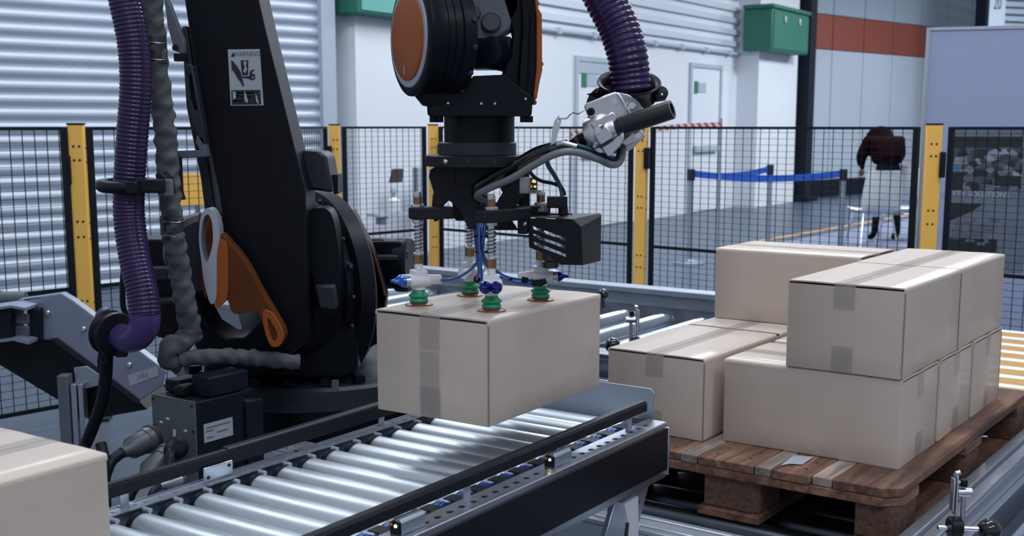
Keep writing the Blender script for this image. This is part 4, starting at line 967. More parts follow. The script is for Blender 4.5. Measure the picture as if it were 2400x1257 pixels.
# right yoke arm with orange plate
obj('yoke_arm', MB().prism([f2(1150, -80), f2(1238, -80), f2(1255, 20), f2(1258, 160), f2(1252, 215), f2(1248, 245), f2(1180, 245), f2(1170, 200), f2(1182, 150), f2(1196, 130), f2(1200, 80), f2(1185, 30)], (0, .12, 0)), ROBOT, rb, bev=.006)
obj('yoke_rib', MB().prism([f2(1218, -80, Yw-.012), f2(1232, -80, Yw-.012), f2(1246, 60, Yw-.012), f2(1238, 200, Yw-.012), f2(1222, 235, Yw-.012), f2(1212, 200, Yw-.012), f2(1222, 60, Yw-.012)], (0, .02, 0)), ROBOT, rb, bev=.005)
obj('orange_cover', MB().prism([f2(1246, -70, Yw+.01), f2(1256, -70, Yw+.01), f2(1262, 20, Yw+.01), f2(1270, 34, Yw+.01), f2(1271, 165, Yw+.01), f2(1264, 196, Yw+.01), f2(1258, 232, Yw+.01), f2(1250, 232, Yw+.01), f2(1257, 150, Yw+.01), f2(1257, 40, Yw+.01)], (0, .10, 0)), ORANGE, rb, bev=.002)
for (u, v) in ((1258, 8), (1268, 150), (1252, 240)): obj('cover_bolt', MB().sphere(f2(u, v, Yw+.03), .0055, 12), ORANGE, rb)
# lower yoke base
obj('wrist_base', MB().prism([f2(955, 205, Yw-.06), f2(985, 222, Yw-.06), f2(1055, 205, Yw-.06), f2(1085, 200, Yw-.06), f2(1110, 178, Yw-.06), f2(1180, 175, Yw-.06), f2(1250, 230, Yw-.06), f2(1248, 250, Yw-.06), f2(990, 248, Yw-.06)], (0, .15, 0)), ROBOT, rb, bev=.004)
obj('wrist_plate', MB().prism([f2(1000, 246, Yw-.07), f2(1248, 246, Yw-.07), f2(1246, 272, Yw-.07), f2(1002, 272, Yw-.07)], (0, .17, 0)), ROBOT, rb, bev=.004)
for (u) in (1016, 1030, 1228, 1240): obj('wrist_bolt', MB().cyl(f2(u, 272, Yw-.05), f2(u, 287, Yw-.05), .008, n=12), ROBOT, rb)
for (u, v) in ((1128, 243), (1160, 243), (1050, 242), (1232, 232)): obj('paint_chip', MB().lathe(f2(u, v, Yw-.0755 if v > 240 else Yw-.0655), (0, -1, 0), [(.0026, 0), (.002, .0005)], 7), RIMG, rb)
obj('rotary_cylinder', MB().lathe((C.x+.004, C.y, pz(1125, 338, C)), (0, 0, 1), [(.072, 0), (.072, pz(1125, 268, C)-pz(1125, 338, C))], 56), ROBOT, rb)
obj('adapter_ring', MB().lathe((C.x, C.y, fl.z+.011), (0, 0, 1), [(.078, 0), (.080, .001), (.080, .0245), (.078, .026)], 56), ROBOT2, rb)
# forearm running back, above the frame
obj('forearm', MB().prism([Vector((-.04, 2.35, 1.80)), Vector((.10, 2.35, 1.80)), Vector((.10, 2.35, 1.98)), Vector((-.04, 2.35, 1.98))], Vector((-.60, 1.15, .35))), ROBOT, rb, bev=.02)
obj('wrist_neck', MB().box(-.14, .08, 2.44, 2.56, 1.735, 1.92), ROBOT, rb, bev=.02)
# link arm
YL = 3.30
g = lambda u, v, y=YL: pp(u, v, y)
def g_(pts, y, n=5):        # rounded closed outline through the given points
    m = len(pts); out = []
    for i in range(m):
        a, b, c, d = (Vector((*pts[(i+k) % m], 0)) for k in (-1, 0, 1, 2))
        for k in range(n):
            t = k/n; q = .5*((2*b)+(c-a)*t+(2*a-5*b+4*c-d)*t*t+(3*b-a-3*c+d)*t**3); out.append(pp(q.x, q.y, y))
    return out
obj('link_arm', MB().prism([g(400, -120), g(582, -120), g(606, 0), g(622, 70), g(716, 452), g(718, 620), g(722, 800), g(660, 850), g(628, 800), g(602, 735), g(560, 640), g(528, 560), g(512, 450), g(470, 250), g(432, 0)], (0, .17, 0)), ROBOT, rb, bev=.006)
obj('link_rib', MB().prism([g(470, 250, YL+.03), g(440, 60, YL+.03), g(424, 60, YL+.03), g(436, 250, YL+.03), g(470, 420, YL+.03), g(488, 560, YL+.03), g(520, 600, YL+.03)], (0, .12, 0)), ROBOT2, rb, bev=.008)
# sticker
sk = obj('warning_sticker', MB().prism([g(534, 116, YL-.0005), g(609, 115, YL-.0005), g(618, 247, YL-.0005), g(541, 248, YL-.0005)], (0, -.0008, 0)), PAPER, rb, label='silver warning sticker with a pinch hazard pictogram')
ex = g(609, 115)-g(534, 116); ey = g(534, 116)-g(541, 248)
MS = basis(g(571.5, 116, YL-.0022), ex, ey)
text('sticker_text', '\u25b2WARNING'.replace('\u25b2', ''), .0175, MS @ Matrix.Translation((.0075, -.0125, 0)), PRINTD, sk, .0001, sx=.86)
sx_, sy_ = ex.length, ey.length; kx_ = sx_/590.0; ky_ = sy_/1030.0
def sp_(x, y): # sticker crop coordinates (115..705, 120..1150)
    xx = (x-115-(y-120)*.062)/590.0-.5; yy = -(y-120)/1030.0; return MS @ Vector((xx*sx_, yy*sy_+.0005, .0))
def sprint(name, pts, m=MDARK, holes=()): return obj(name, MB().prism([sp_(*p) for p in pts], (0, -.0004, 0), [[sp_(*p) for p in h] for h in holes]), m, sk, smooth=0)
sprint('warning_triangle', [(175, 250), (210, 175), (250, 250)])
sprint('pictogram', [(180, 320), (210, 330), (300, 440), (350, 520), (385, 640), (425, 780), (405, 800), (360, 720), (300, 640), (250, 550), (190, 480)])
sprint('pictogram', [(355, 320), (495, 320), (495, 590), (385, 590)], holes=[[(395, 335), (470, 335), (455, 420), (480, 480), (440, 560), (400, 520), (430, 440)]])
sprint('pictogram', [(515, 545), (560, 500), (625, 485), (580, 530), (560, 560), (620, 580), (630, 660), (570, 685), (480, 650), (390, 640), (385, 610), (500, 615), (530, 590)], holes=[[(560, 615), (600, 610), (605, 640), (570, 650)]])
sprint('text_block', [(190, 865), (725, 865), (745, 1130), (205, 1130)])
for (x0, y0, x1, y1) in ((290, 905, 600, 925), (290, 945, 330, 990), (350, 980, 560, 998), (225, 1050, 400, 1075)): sprint('small_print', [(x0, y0), (x1, y0), (x1, y1), (x0, y1)], PRINTD)
for pts in ([(430, 870), (450, 900), (470, 960), (500, 1050), (495, 1100), (450, 1080), (435, 1010)], [(635, 930), (660, 960), (705, 1110), (680, 1120), (650, 1050)], [(215, 880), (270, 900), (280, 1000), (225, 1040)]):
    o = obj('scratch', MB().prism([sp_(*p)+Vector((0, -.0006, 0)) for p in pts], (0, -.0002, 0)), PAPER, sk, smooth=0)
# bracket plates left of the link
obj('cable_bracket', MB().prism([g(382, -20, 3.24), g(398, 10, 3.24), g(430, 95, 3.24), g(430, 128, 3.24), g(408, 118, 3.24), g(392, 60, 3.24)], (0, .03, 0)), ROBGREY, rb, bev=.003)
obj('bracket_bolt', MB().cyl(g(411, 112, 3.235), g(411, 112, 3.27), .009, n=10).cbox(g(424, 135, 3.25), .03, .03, .02), BLACKP, rb)
obj('side_casting', MB().prism([g(430, 150, 3.24), g(450, 152, 3.24), g(475, 290, 3.24), g(482, 352, 3.24), g(462, 320, 3.24), g(446, 270, 3.24), g(440, 232, 3.24)], (0, .05, 0), [[g(442, 175, 3.24), g(448, 175, 3.24), g(462, 255, 3.24), g(456, 262, 3.24), g(446, 230, 3.24)]]), ROBOT2, rb, bev=.003)
obj('side_bracket', MB().prism([g(462, 315, 3.24), g(478, 325, 3.24), g(486, 368, 3.24), g(410, 372, 3.24), g(406, 354, 3.24), g(468, 352, 3.24), g(458, 335, 3.24)], (0, .04, 0)), ROBGREY, rb, bev=.003)
obj('bracket_arm', MB().prism([g(404, 354, 3.22), g(420, 368, 3.22), g(424, 450, 3.22), g(430, 470, 3.22), g(420, 466, 3.22), g(402, 440, 3.22)], (0, .03, 0)), BLACKP, rb, bev=.003)
# grey round casting, orange hook
obj('shoulder_lobe', MB().lathe(g(478, 590, YL+.12), (.35, -1, 0), [(.105, 0), (.115, .01), (.115, .10), (.10, .12)], 48), ROBOT2, rb)
obj('hook_rim', MB().prism(g_([(488, 488), (500, 496), (510, 520), (514, 556), (508, 600), (507, 690), (500, 712), (490, 706), (478, 660), (472, 612), (466, 560), (470, 510), (477, 494)], 3.20), (0, .05, 0), [g_([(487, 503), (496, 520), (499, 560), (494, 590), (485, 615), (476, 600), (471, 560), (476, 516)], 3.20)]), RIMG, rb, bev=.003)
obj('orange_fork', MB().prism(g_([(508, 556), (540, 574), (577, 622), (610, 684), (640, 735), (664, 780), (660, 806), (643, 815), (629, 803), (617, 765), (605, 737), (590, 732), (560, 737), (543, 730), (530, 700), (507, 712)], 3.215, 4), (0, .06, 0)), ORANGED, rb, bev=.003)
obj('fork_lip', MB().prism(g_([(506, 580), (515, 562), (530, 574), (534, 640), (532, 696), (520, 713), (504, 713)], 3.205, 4), (0, .02, 0)), ORANGE, rb, bev=.003)
obj('fork_lip', MB().prism(g_([(616, 730), (638, 735), (663, 780), (659, 806), (643, 814), (629, 802), (619, 768)], 3.207, 4), (0, .012, 0), [g_([(628, 746), (648, 778), (647, 796), (639, 798), (630, 772)], 3.207, 4)]), ORANGE, rb, bev=.003)
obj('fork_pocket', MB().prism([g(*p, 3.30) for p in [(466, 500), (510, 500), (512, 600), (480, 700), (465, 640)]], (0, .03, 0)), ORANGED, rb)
obj('lower_cradle', MB().prism([g(*p, YL+.02) for p in [(455, 640), (464, 690), (474, 735), (492, 768), (530, 792), (572, 792), (606, 758), (630, 745), (650, 860), (560, 890), (470, 850), (440, 760)]], (0, .15, 0)), ROBOT, rb, bev=.01)
# shoulder drum right of the link
na = Vector((-.80, -.60, 0)); Cs = pp(735, 672, 3.70)
obj('shoulder_drum', MB().lathe(Cs+na*.16, -na, [(.24, 0), (.26, .01), (.26, .12), (.275, .13), (.275, .15), (.30, .16), (.30, .21), (.29, .22)], 80), ROBOT, rb, smooth=30)
for k in range(20):
    a = 2*math.pi*k/20; s2 = na.cross(zz); d = s2*math.cos(a)+zz*math.sin(a); o = obj('drum_bolt', MB().lathe(Cs+na*.015+d*.285, na, [(.008, 0), (.006, .007)], 10), ROBOT2, rb)
obj('drum_pad', MB().prism(g_([(722, 505), (748, 488), (775, 500), (790, 560), (797, 660), (790, 730), (754, 728), (742, 680), (722, 600)], 3.38), (0, .1, 0)), ROBOT, rb, bev=.01)
obj('drum_foot', MB().prism([g(735, 670, 3.35), g(785, 668, 3.35), g(790, 726, 3.35), g(748, 726, 3.35)], (0, .06, 0)), ROBOT2, rb, bev=.008)
mc = obj('motor_cover', MB().prism([g(692, 352, 3.42), g(752, 356, 3.42), g(766, 366, 3.42), g(780, 452, 3.42), g(722, 444, 3.42), g(700, 400, 3.42)], (0, .16, 0)), ROBOT2, rb, bev=.008)
obj('cover_edge', MB().prism([g(776, 410, 3.46), g(792, 410, 3.46), g(792, 455, 3.46), g(782, 455, 3.46)], (0, .1, 0)), ROBOT, rb)
obj('side_shroud', MB().prism([g(*p, 3.72) for p in [(825, 490), (845, 530), (866, 570), (890, 640), (905, 695), (895, 800), (840, 830)]], (0, .08, 0)), ROBOT, rb, bev=.01)
obj('shroud_label', MB().prism([g(836, 578, 3.715), g(850, 578, 3.715), g(854, 618, 3.715), g(841, 618, 3.715)], (0, -.001, 0)), RIMG, rb)
obj('shroud_highlight', MB().tube([g(868, 575, 3.715), g(884, 620, 3.715), g(897, 668, 3.715), g(901, 693, 3.715)], .003, 8), ORANGED, rb)  # orange highlight along the shroud edge, drawn as a thin coloured tube
mo = pp(860, 620, 3.95)
obj('motor', MB().lathe(mo, (1, -.15, 0), [(.075, 0), (.085, .01), (.085, .05), (.08, .055), (.08, .10), (.09, .105), (.09, .14), (.07, .145)], 28), ROBOT, rb)
for k in range(8): obj('motor_fin', MB().lathe(mo+Vector((.105+.006*k, -.016, 0)), (1, -.15, 0), [(.088, 0), (.088, .0025)], 28), ROBOT2, rb)
obj('motor_box', MB().cbox(pp(906, 580, 3.92), .11, .10, .05).cbox(pp(885, 566, 3.92), .05, .06, .02), ROBOT, rb, bev=.005)
obj('motor_lug', MB().cbox(pp(940, 596, 3.9), .05, .05, .03).cbox(pp(905, 604, 3.86), .08, .04, .018), ROBOT2, rb, bev=.004)
# carousel and base
obj('carousel', MB().prism([g(*p, 3.48) for p in [(625, 790), (640, 680), (700, 560), (838, 620), (838, 872), (800, 890), (480, 890), (472, 858), (560, 846)]], (0, .45, 0)), ROBOT, rb, bev=.02)
obj('rear_housing', MB().prism([g(*p, 3.75) for p in [(300, 655), (318, 560), (395, 560), (420, 640), (430, 760), (400, 800), (330, 780)]], (0, .12, 0)), ROBOT, rb, bev=.01)
for a_ in ((378, 640, .06, .06, .04), (385, 705, .07, .06, .016), (312, 620, .05, .04, .02)): obj('rear_box', MB().cbox(pp(a_[0], a_[1], 3.7), *a_[2:]), ROBOT2, rb, bev=.004)
cb = Vector((-.66, 3.85, 0))
obj('turntable_ring', MB().lathe(cb+Vector((0, 0, .60)), (0, 0, 1), [(.40, 0), (.43, .01), (.43, .07), (.42, .08), (.30, .085)], 72), ROBOT2, rb)
for k in range(24):
    a = 2*math.pi*k/24; obj('ring_bolt', MB().cbox(cb+Vector((.39*math.cos(a), .39*math.sin(a), .695)), .04, .03, .022, Matrix.Rotation(a, 3, 'Z')), ROBOT, rb)
obj('ring_notch', MB().cbox(pp(786, 903, 3.45), .02, .01, .03), ROBGREY, rb)
obj('pedestal', MB().lathe(cb, (0, 0, 1), [(.46, 0), (.46, .03), (.36, .05), (.36, .60)], 48), ROBOT, rb)
obj('base_side_block', MB().prism([g(*p, 3.62) for p in [(780, 915), (850, 905), (862, 940), (868, 985), (780, 1000)]], (0, .15, 0)), ROBOT, rb, bev=.006)
obj('base_clip', MB().cbox(pp(862, 940, 3.6), .025, .03, .035).cbox(pp(838, 945, 3.59), .02, .03, .05), ROBOT2, rb, bev=.003)

# connector box at the base
kb = thing('connector_box', 'grey green connector box with plugs at the foot of the robot', 'junction box', FR(1.9, 2.4, 0, YC), YC)
Pq = pp(457, 943, 3.0); s_q = Pq.x*math.cos(YC)+Pq.y*math.sin(YC); t_q = -Pq.x*math.sin(YC)+Pq.y*math.cos(YC); zq = Pq.z
GG = mat('grey_green_paint', (.10, .12, .13), .5, noise=.06, nscale=12)
wd = (pp(322, 919, 3.11)-Pq); wt_ = .172
obj('box_body', MB(M1).box(s_q+.004, s_q+.17, t_q, t_q+wt_, zq-.36, zq-.002), NAVY, kb, bev=.004)
obj('front_plate', MB(M1).box(s_q, s_q+.004, t_q+.002, t_q+wt_, zq-.34, zq), GG, kb, bev=.001)
obj('side_label', MB(M1).box(s_q+.025, s_q+.125, t_q-.001, t_q, zq-.115, zq-.065), PAPER, kb)
mb = MB(M1)
for j, (l0, l1) in enumerate(((.005, .09), (.005, .03), (.04, .08), (.005, .03))): mb.box(s_q+.028+l0, s_q+.028+l1, t_q-.0016, t_q-.001, zq-.078-j*.009, zq-.075-j*.009)
obj('label_print', mb, PRINTD, kb)
obj('upper_housing', MB(M1).box(s_q+.05, s_q+.19, t_q-.0, t_q+.07, zq+.0, zq+.055).box(s_q+.17, s_q+.23, t_q-.01, t_q+.09, zq-.36, zq-.03), NAVY, kb, bev=.006)
obj('top_connector', MB(M1).box(s_q+.04, s_q+.12, t_q+.11, t_q+.165, zq, zq+.035).box(s_q+.02, s_q+.07, t_q+.07, t_q+.105, zq, zq+.028), BLACKP, kb, bev=.005)
obj('plate_screw', MB(M1).cyl((s_q-.003, t_q+.012, zq-.012), (s_q, t_q+.012, zq-.012), .003, n=8).cyl((s_q-.003, t_q+.165, zq-.012), (s_q, t_q+.165, zq-.012), .003, n=8).cyl((s_q-.003, t_q+.010, zq-.08), (s_q, t_q+.010, zq-.08), .004, n=8).cyl((s_q-.003, t_q+.165, zq-.085), (s_q, t_q+.165, zq-.085), .004, n=8), MDARK, kb)
for (y, z, w, h) in ((.103, -.062, .012, .006), (.13, -.075, .012, .006), (.035, -.085, .012, .006), (.080, -.085-.035, .010, .035)): obj('plate_label', MB(M1).box(s_q-.001, s_q, t_q+y, t_q+y+w, zq+z, zq+z+h), WHITEP, kb)
def plug(u, v, u2, v2, y, r, label, m, m2):
    a_ = pp(u, v, y); b_ = pp(u2, v2, y-.10); d = b_-a_; L = d.length
    t = thing('cable_plug', label, 'plug', b_, 0, 'plugs on the connector box')
    obj('sleeve', MB().lathe(a_, d, [(r, 0), (r, L*.3), (r*.92, L*.32), (r*.85, L*.7), (r*.5, L*.85), (r*.42, L)], 24), m, t)
    obj('collar', MB().lathe(a_, d, [(r*1.08, L*.02), (r*1.08, L*.12), (r, L*.14)], 24), m2, t)
    obj('cable', MB().tube(spline([b_, b_+d*.4+Vector((0, 0, -.02)), b_+d*.7+Vector((0, 0, -.12)), b_+d*.75+Vector((0, .05, -.35))], 8), r*.4, 12), BLACKP, t)
GREYPL = mat('grey_plug_metal', (.10, .11, .125), .45, .5)
plug(360, 1025, 285, 1062, 3.02, .034, 'grey cable plug pointing left from the connector box, upper one', GREYPL, DARKPL)
plug(400, 1070, 330, 1125, 2.98, .038, 'grey angled plug below the upper plug, just behind the black rail', GREYPL, GREYPL)
plug(415, 1050, 402, 1058, 2.96, .028, 'short black round plug at the lower right of the connector box', BLACKP, BLACKP)
plug(420, 1125, 372, 1140, 2.85, .020, 'small shiny grey plug below the black rail', CAST, GREYPL)
obj('lower_box', MB(M1).box(s_q+.0, s_q+.2, t_q-.02, t_q+.16, .0, zq-.37), ROBOT, kb, bev=.01)

# ================================================================== HOSES
def corrugated(pts, r, pitch, m, name, label, cat='hose', amp=.055, n=32):
    pts = resample(spline(pts, 30), pitch/5); k = len(pts)
    prof = [0, .55, 1, 1, .55]
    t = thing(name, label, cat, pts[-1], 0)
    obj('corrugated_skin', MB().tube(pts, lambda q: r*(1+amp*prof[int(round(q*(k-1))) % 5]), n), m, t, smooth=70)
    return t
YH = 3.0
hl = corrugated([pp(280, -70, YH), pp(292, 0, YH), pp(312, 100, YH), pp(318, 200, YH), pp(310, 320, YH), pp(303, 430, YH), pp(303, 510, YH), pp(315, 600, YH-.02), pp(334, 690, YH-.04), pp(340, 740, YH-.05)], .0375, .0105, PURPLE, 'suction_hose', 'long ribbed purple hose hanging down the left side of the robot')
obj('hose_elbow', MB().tube(spline([pp(339, 735, YH-.05), pp(338, 762, YH-.05), pp(322, 788, YH-.04), pp(295, 794, YH-.01), pp(268, 780, YH+.03)], 10), lambda q: .0395-.006*q, 32), PURPLE2, hl)
obj('hose_end', MB().sphere(pp(248, 745, YH+.08), .028, 24), PURPLE2, hl)
ax = (pp(258, 772, YH+.03)-pp(300, 790, YH-.0)).normalized()
fl2 = thing('hose_flange', 'black round flange gripping the lower end of the left purple hose', 'flange', pp(262, 782, YH+.03), 0)
obj('ring', MB().lathe(pp(275, 786, YH+.0), Vector((-.75, .62, .1)), [(.042, 0), (.056, .004), (.058, .014), (.050, .020), (.050, .034), (.058, .040), (.05, .048)], 40), BLACKP, fl2)
for a_ in ((240, 812, .04, .016, .03, .06), (285, 828, 0, .03, .02, .02), (246, 836, .02, .02, .02, .05)): obj('strap', MB().cbox(pp(a_[0], a_[1], YH+a_[2]), *a_[3:]), BLACKP, fl2, bev=.005)
# clamp ring round the left hose
ck = thing('hose_clamp', 'black plastic clamp ring round the left purple hose', 'clamp', pp(303, 436, YH), 0)
P = pp(303, 434, YH); ring = [P+Vector((.062*math.cos(2*math.pi*i/40)-.006, .050*math.sin(2*math.pi*i/40), .004*math.sin(2*math.pi*i/40))) for i in range(41)]
obj('ring', MB().tube(ring, .0155, 14, False), BLACKP, ck, smooth=80)
obj('buckle', MB().cbox(pp(310, 440, YH-.06), .03, .02, .032).cbox(pp(352, 436, YH-.035), .075, .03, .034), BLACKP, ck, bev=.004)
obj('arm', MB().prism([pp(362, 410, YH), pp(375, 402, YH), pp(392, 420, YH), pp(398, 458, YH), pp(380, 455, YH)], (0, .06, 0)), BLACKP, ck, bev=.004)
obj('pad', MB().cbox(pp(394, 440, YH-.02), .024, .02, .042), PRINTD, ck, bev=.003)
# dress pack
dpk = thing('cable_sleeve', 'wrinkled grey fabric cable sleeve running down beside the black link', 'sleeve', pp(440, 800, 3.12), 0)
def crinkle(pts, r, n=22):
    pts = resample(spline(pts, 20), .006); mb = MB(); rs_ = [r*(1+random.uniform(-.05, .07)) for _ in pts]
    for i in range(2, len(rs_)-2): rs_[i] = (rs_[i-1]+rs_[i]*2+rs_[i+1])/4
    k = len(pts); mb.tube(pts, lambda q: rs_[int(round(q*(k-1)))], n)
    for i in range(len(mb.v)):
        j = i//n; a = (i % n)/n*2*math.pi; c = pts[j]; d = mb.v[i]-c
        mb.v[i] = c+d*(1+.06*math.sin(2*a+j*.55)+.07*math.sin(3*a-j*.9)+.04*math.sin(7*a+j*1.7)+.04*math.sin(j*1.1+math.sin(a)*2)); 
    return mb
dp = [(350, -60, 3.10), (354, 0, 3.10), (362, 90, 3.10), (372, 190, 3.10), (386, 300, 3.10), (394, 400, 3.10), (400, 480, 3.10), (408, 560, 3.10), (424, 650, 3.12), (438, 730, 3.12), (450, 790, 3.14)]
obj('sleeve', crinkle([pp(*p) for p in dp], .0275), FABRIC, dpk, smooth=80)
obj('sleeve', crinkle([pp(452, 770, 3.14), pp(430, 800, 3.12), pp(402, 815, 3.10), pp(396, 840, 3.10), pp(420, 850, 3.12)], .030), FABRIC, dpk, smooth=80)
obj('sleeve', crinkle([pp(420, 842, 3.10), pp(470, 838, 3.12), pp(530, 836, 3.16), pp(600, 840, 3.22), pp(700, 850, 3.28)], .021), FABRIC, dpk, smooth=80)
BAND = mat('dark_band', (.012, .014, .018), .5)
for (a, b) in (((362, 85), (366, 150)), ((402, 505), (406, 560))):
    P, Q = pp(*a, 3.10), pp(*b, 3.10); bd_ = obj('dark_band', MB().lathe(P, Q-P, [(.0285, 0), (.0295, .003), (.0295, (Q-P).length)], 28), BAND, dpk)
    for f_ in (.25, .85):
        C_ = P+(Q-P)*f_; obj('wire_wrap', MB().tube([C_+Vector((.030*math.cos(t_*math.pi/10), .030*math.sin(t_*math.pi/10), .0015*math.sin(t_))) for t_ in range(21)], .0009, 6), CAST, bd_)
# black cables under the flange
cable('floor_cable', [(240, 820, 3.05), (236, 850, 3.06), (240, 880, 3.07)], .009, BLACKP, 'short black cable hanging from the hose flange')
cable('thick_cable', [(250, 825, 3.04), (248, 880, 3.05), (240, 940, 3.07), (218, 1000, 3.10), (196, 1050, 3.12), (150, 1120, 3.0)], .0165, BLACKP, 'thick black cable curving down from the hose flange behind the near box')
cable('thick_cable', [(236, 1040, 2.9), (244, 1080, 2.88), (246, 1130, 2.86), (248, 1240, 2.85)], .014, BLACKP, 'black cable dropping behind the near cardboard box')
cable('hanging_cord', [(290, 630, 3.3), (287, 670, 3.3), (289, 720, 3.3), (300, 740, 3.3)], .008, BLACKP, 'thin black cord behind the left purple hose')
# right hose with funnel
Yr = 2.42
corrugated([pp(1350, -150, Yr+.04), pp(1385, -70, Yr+.03), pp(1418, 0, Yr+.02), pp(1448, 60, Yr+.01), pp(1468, 120, Yr), pp(1476, 170, Yr), pp(1480, 215, Yr)], .0385, .0115, PURPLE, 'suction_hose', 'glossy ribbed purple hose entering the black funnel on the right', amp=.075)
fn = thing('hose_funnel', 'black flared funnel holding the right purple hose', 'funnel', pp(1480, 232, Yr), 0)
axf = Vector((.0, -.42, .9)).normalized(); P = pp(1474, 202, Yr)
obj('flare', MB().lathe(P-axf*.035, axf, [(.046, -.012), (.047, .0), (.048, .018), (.053, .032), (.062, .040), (.0645, .042), (.0635, .045), (.058, .044), (.050, .036), (.0455, .018), (.0445, -.01)], 56, False), BLACKP, fn, smooth=60)
obj('swivel', MB().lathe(P-axf*.030+Vector((-.045, .03, -.01)), Vector((-.7, -.5, .35)), [(.03, -.02), (.036, 0), (.034, .02), (.028, .026)], 32), BLACKP, fn)
obj('lug', MB().lathe(pp(1548, 222, Yr-.01), (0, -1, .3), [(.014, 0), (.014, .012), (.010, .014)], 24).prism([pp(1520, 190, Yr), pp(1536, 200, Yr), pp(1562, 215, Yr), pp(1560, 236, Yr), pp(1530, 240, Yr)], (0, .01, 0)), BLACKP, fn)
obj('lug_screw', MB().sphere(pp(1551, 223, Yr-.022), .004, 12), CAST, fn)
obj('lower_body', MB().prism([pp(1404, 200, Yr+.01), pp(1530, 205, Yr+.01), pp(1540, 240, Yr+.01), pp(1505, 262, Yr+.01), pp(1420, 240, Yr+.01), pp(1396, 232, Yr+.01)], (0, .05, 0)), BLACKP, fn, bev=.008)
# cast clamp and black tube
Yk = 2.33
kc = thing('tube_clamp', 'silver cast clamp block gripping a black tube', 'clamp', pp(1440, 350, Yk), 0)
k_ = lambda u, v, y=Yk: pp(u, v, y)
obj('mounting_plate', MB().prism([k_(1370, 250), k_(1374, 242), k_(1440, 216), k_(1452, 217), k_(1478, 268), k_(1500, 300), k_(1455, 318), k_(1395, 298), k_(1378, 270)], (0, .022, 0)), CAST, kc, bev=.0025)
obj('round_plate', MB().lathe(k_(1448, 290, Yk+.024), (-.25, 1, .1), [(.058, 0), (.060, .003), (.060, .012), (.058, .014)], 48), CAST, kc)
obj('plate_corner', MB().prism([k_(1480, 310, Yk+.01), k_(1500, 300, Yk+.01), k_(1513, 318, Yk+.01), k_(1508, 328, Yk+.01), k_(1468, 344, Yk+.01), k_(1452, 336, Yk+.01)], (0, .02, 0)), CAST, kc, bev=.003)
Ck = k_(1452, 298, Yk-.016); dk = (k_(1576, 256, Yk-.06)-k_(1440, 302, Yk-.015)).normalized()
obj('clamp_barrel', MB().lathe(Ck-dk*.066, dk, [(.024, 0), (.034, .003), (.036, .010), (.036, .040), (.032, .046), (.030, .060), (.028, .064), (.019, .064)], 48), CAST, kc, smooth=40)
obj('barrel_boss', MB().prism([k_(1384, 292, Yk-.035), k_(1428, 266, Yk-.035), k_(1436, 262, Yk-.035), k_(1450, 276, Yk-.035), k_(1440, 290, Yk-.035), k_(1396, 312, Yk-.035)], (0, .05, 0)), CAST, kc, bev=.003)
obj('clamp_ear', MB().prism([k_(1393, 318, Yk-.052), k_(1396, 306, Yk-.052), k_(1414, 294, Yk-.052), k_(1422, 296, Yk-.052), k_(1438, 318, Yk-.052), k_(1436, 325, Yk-.052), k_(1410, 341, Yk-.052), k_(1405, 336, Yk-.052)], (0, .045, 0)), CAST, kc, bev=.0025)
obj('bolt_pocket', MB().prism([k_(1392, 308, Yk-.0535), k_(1400, 300, Yk-.0535), k_(1418, 290, Yk-.0535), k_(1412, 304, Yk-.0535), k_(1398, 314, Yk-.0535)], (0, .004, 0)), ROBGREY, kc, bev=.001)
obj('lower_jaw', MB().prism([k_(1411, 346, Yk-.048), k_(1438, 328, Yk-.048), k_(1448, 318, Yk-.048), k_(1462, 310, Yk-.048), k_(1462, 330, Yk-.048), k_(1452, 344, Yk-.048), k_(1432, 366, Yk-.048), k_(1424, 366, Yk-.048)], (0, .05, 0)), CAST, kc, bev=.003)
obj('split_gap', MB().prism([k_(1390, 347, Yk-.0490), k_(1408, 341, Yk-.0525), k_(1437, 325, Yk-.0525), k_(1446, 317, Yk-.0525), k_(1454, 314, Yk-.0525), k_(1454, 317, Yk-.0525), k_(1447, 320, Yk-.0525), k_(1438, 329, Yk-.0525), k_(1409, 345, Yk-.0525), k_(1391, 350, Yk-.0490)], (0, .002, 0)), MDARK, kc)
obj('jaw_tail', MB().prism([k_(1388, 344, Yk-.040), k_(1404, 343, Yk-.040), k_(1418, 354, Yk-.040), k_(1410, 360, Yk-.040), k_(1398, 356, Yk-.040)], (0, .03, 0)), CAST, kc, bev=.002)
obj('flange_rib', MB().prism([k_(1446, 219, Yk-.008), k_(1454, 222, Yk-.008), k_(1496, 290, Yk-.008), k_(1488, 293, Yk-.008)], (0, .02, 0)), CAST, kc, bev=.002)
for (u, v, y) in ((1441, 239, Yk-.001), (1385, 262, Yk-.001), (1481, 249, Yk+.02), (1494, 318, Yk+.009), (1402, 306, Yk-.054)):
    sc_ = obj('screw', MB().lathe(k_(u, v, y+.002), (0, -1, 0), [(.0078, 0), (.0078, .0012), (.0062, .0014), (.0062, .0042), (.0052, .005), (.0026, .005), (.0026, .002)], 16), CHROME if u != 1385 else BLACKP, kc)
tb = thing('black_tube', 'thick black tube end pointing right out of the silver clamp', 'tube', k_(1450, 300), 0)
A_ = k_(1335, 344, Yk+.02); B_ = k_(1440, 302, Yk-.015); E_ = k_(1576, 256, Yk-.06); dd = (E_-B_).normalized(); LL = (E_-B_).length
obj('tube_wall', MB().lathe(B_, dd, [(.0185, 0), (.0185, LL-.002), (.0175, LL), (.0125, LL), (.0120, LL-.004), (.0120, LL-.05), (.001, LL-.05)], 40, False), mat('matt_black_tube', (.012, .013, .016), .38), tb, smooth=40)
obj('rear_tube', MB().tube([A_, k_(1362, 334, Yk+.01), k_(1395, 320, Yk)], lambda q: .010+.008*min(1, q*2), 20), BLACKP, tb)
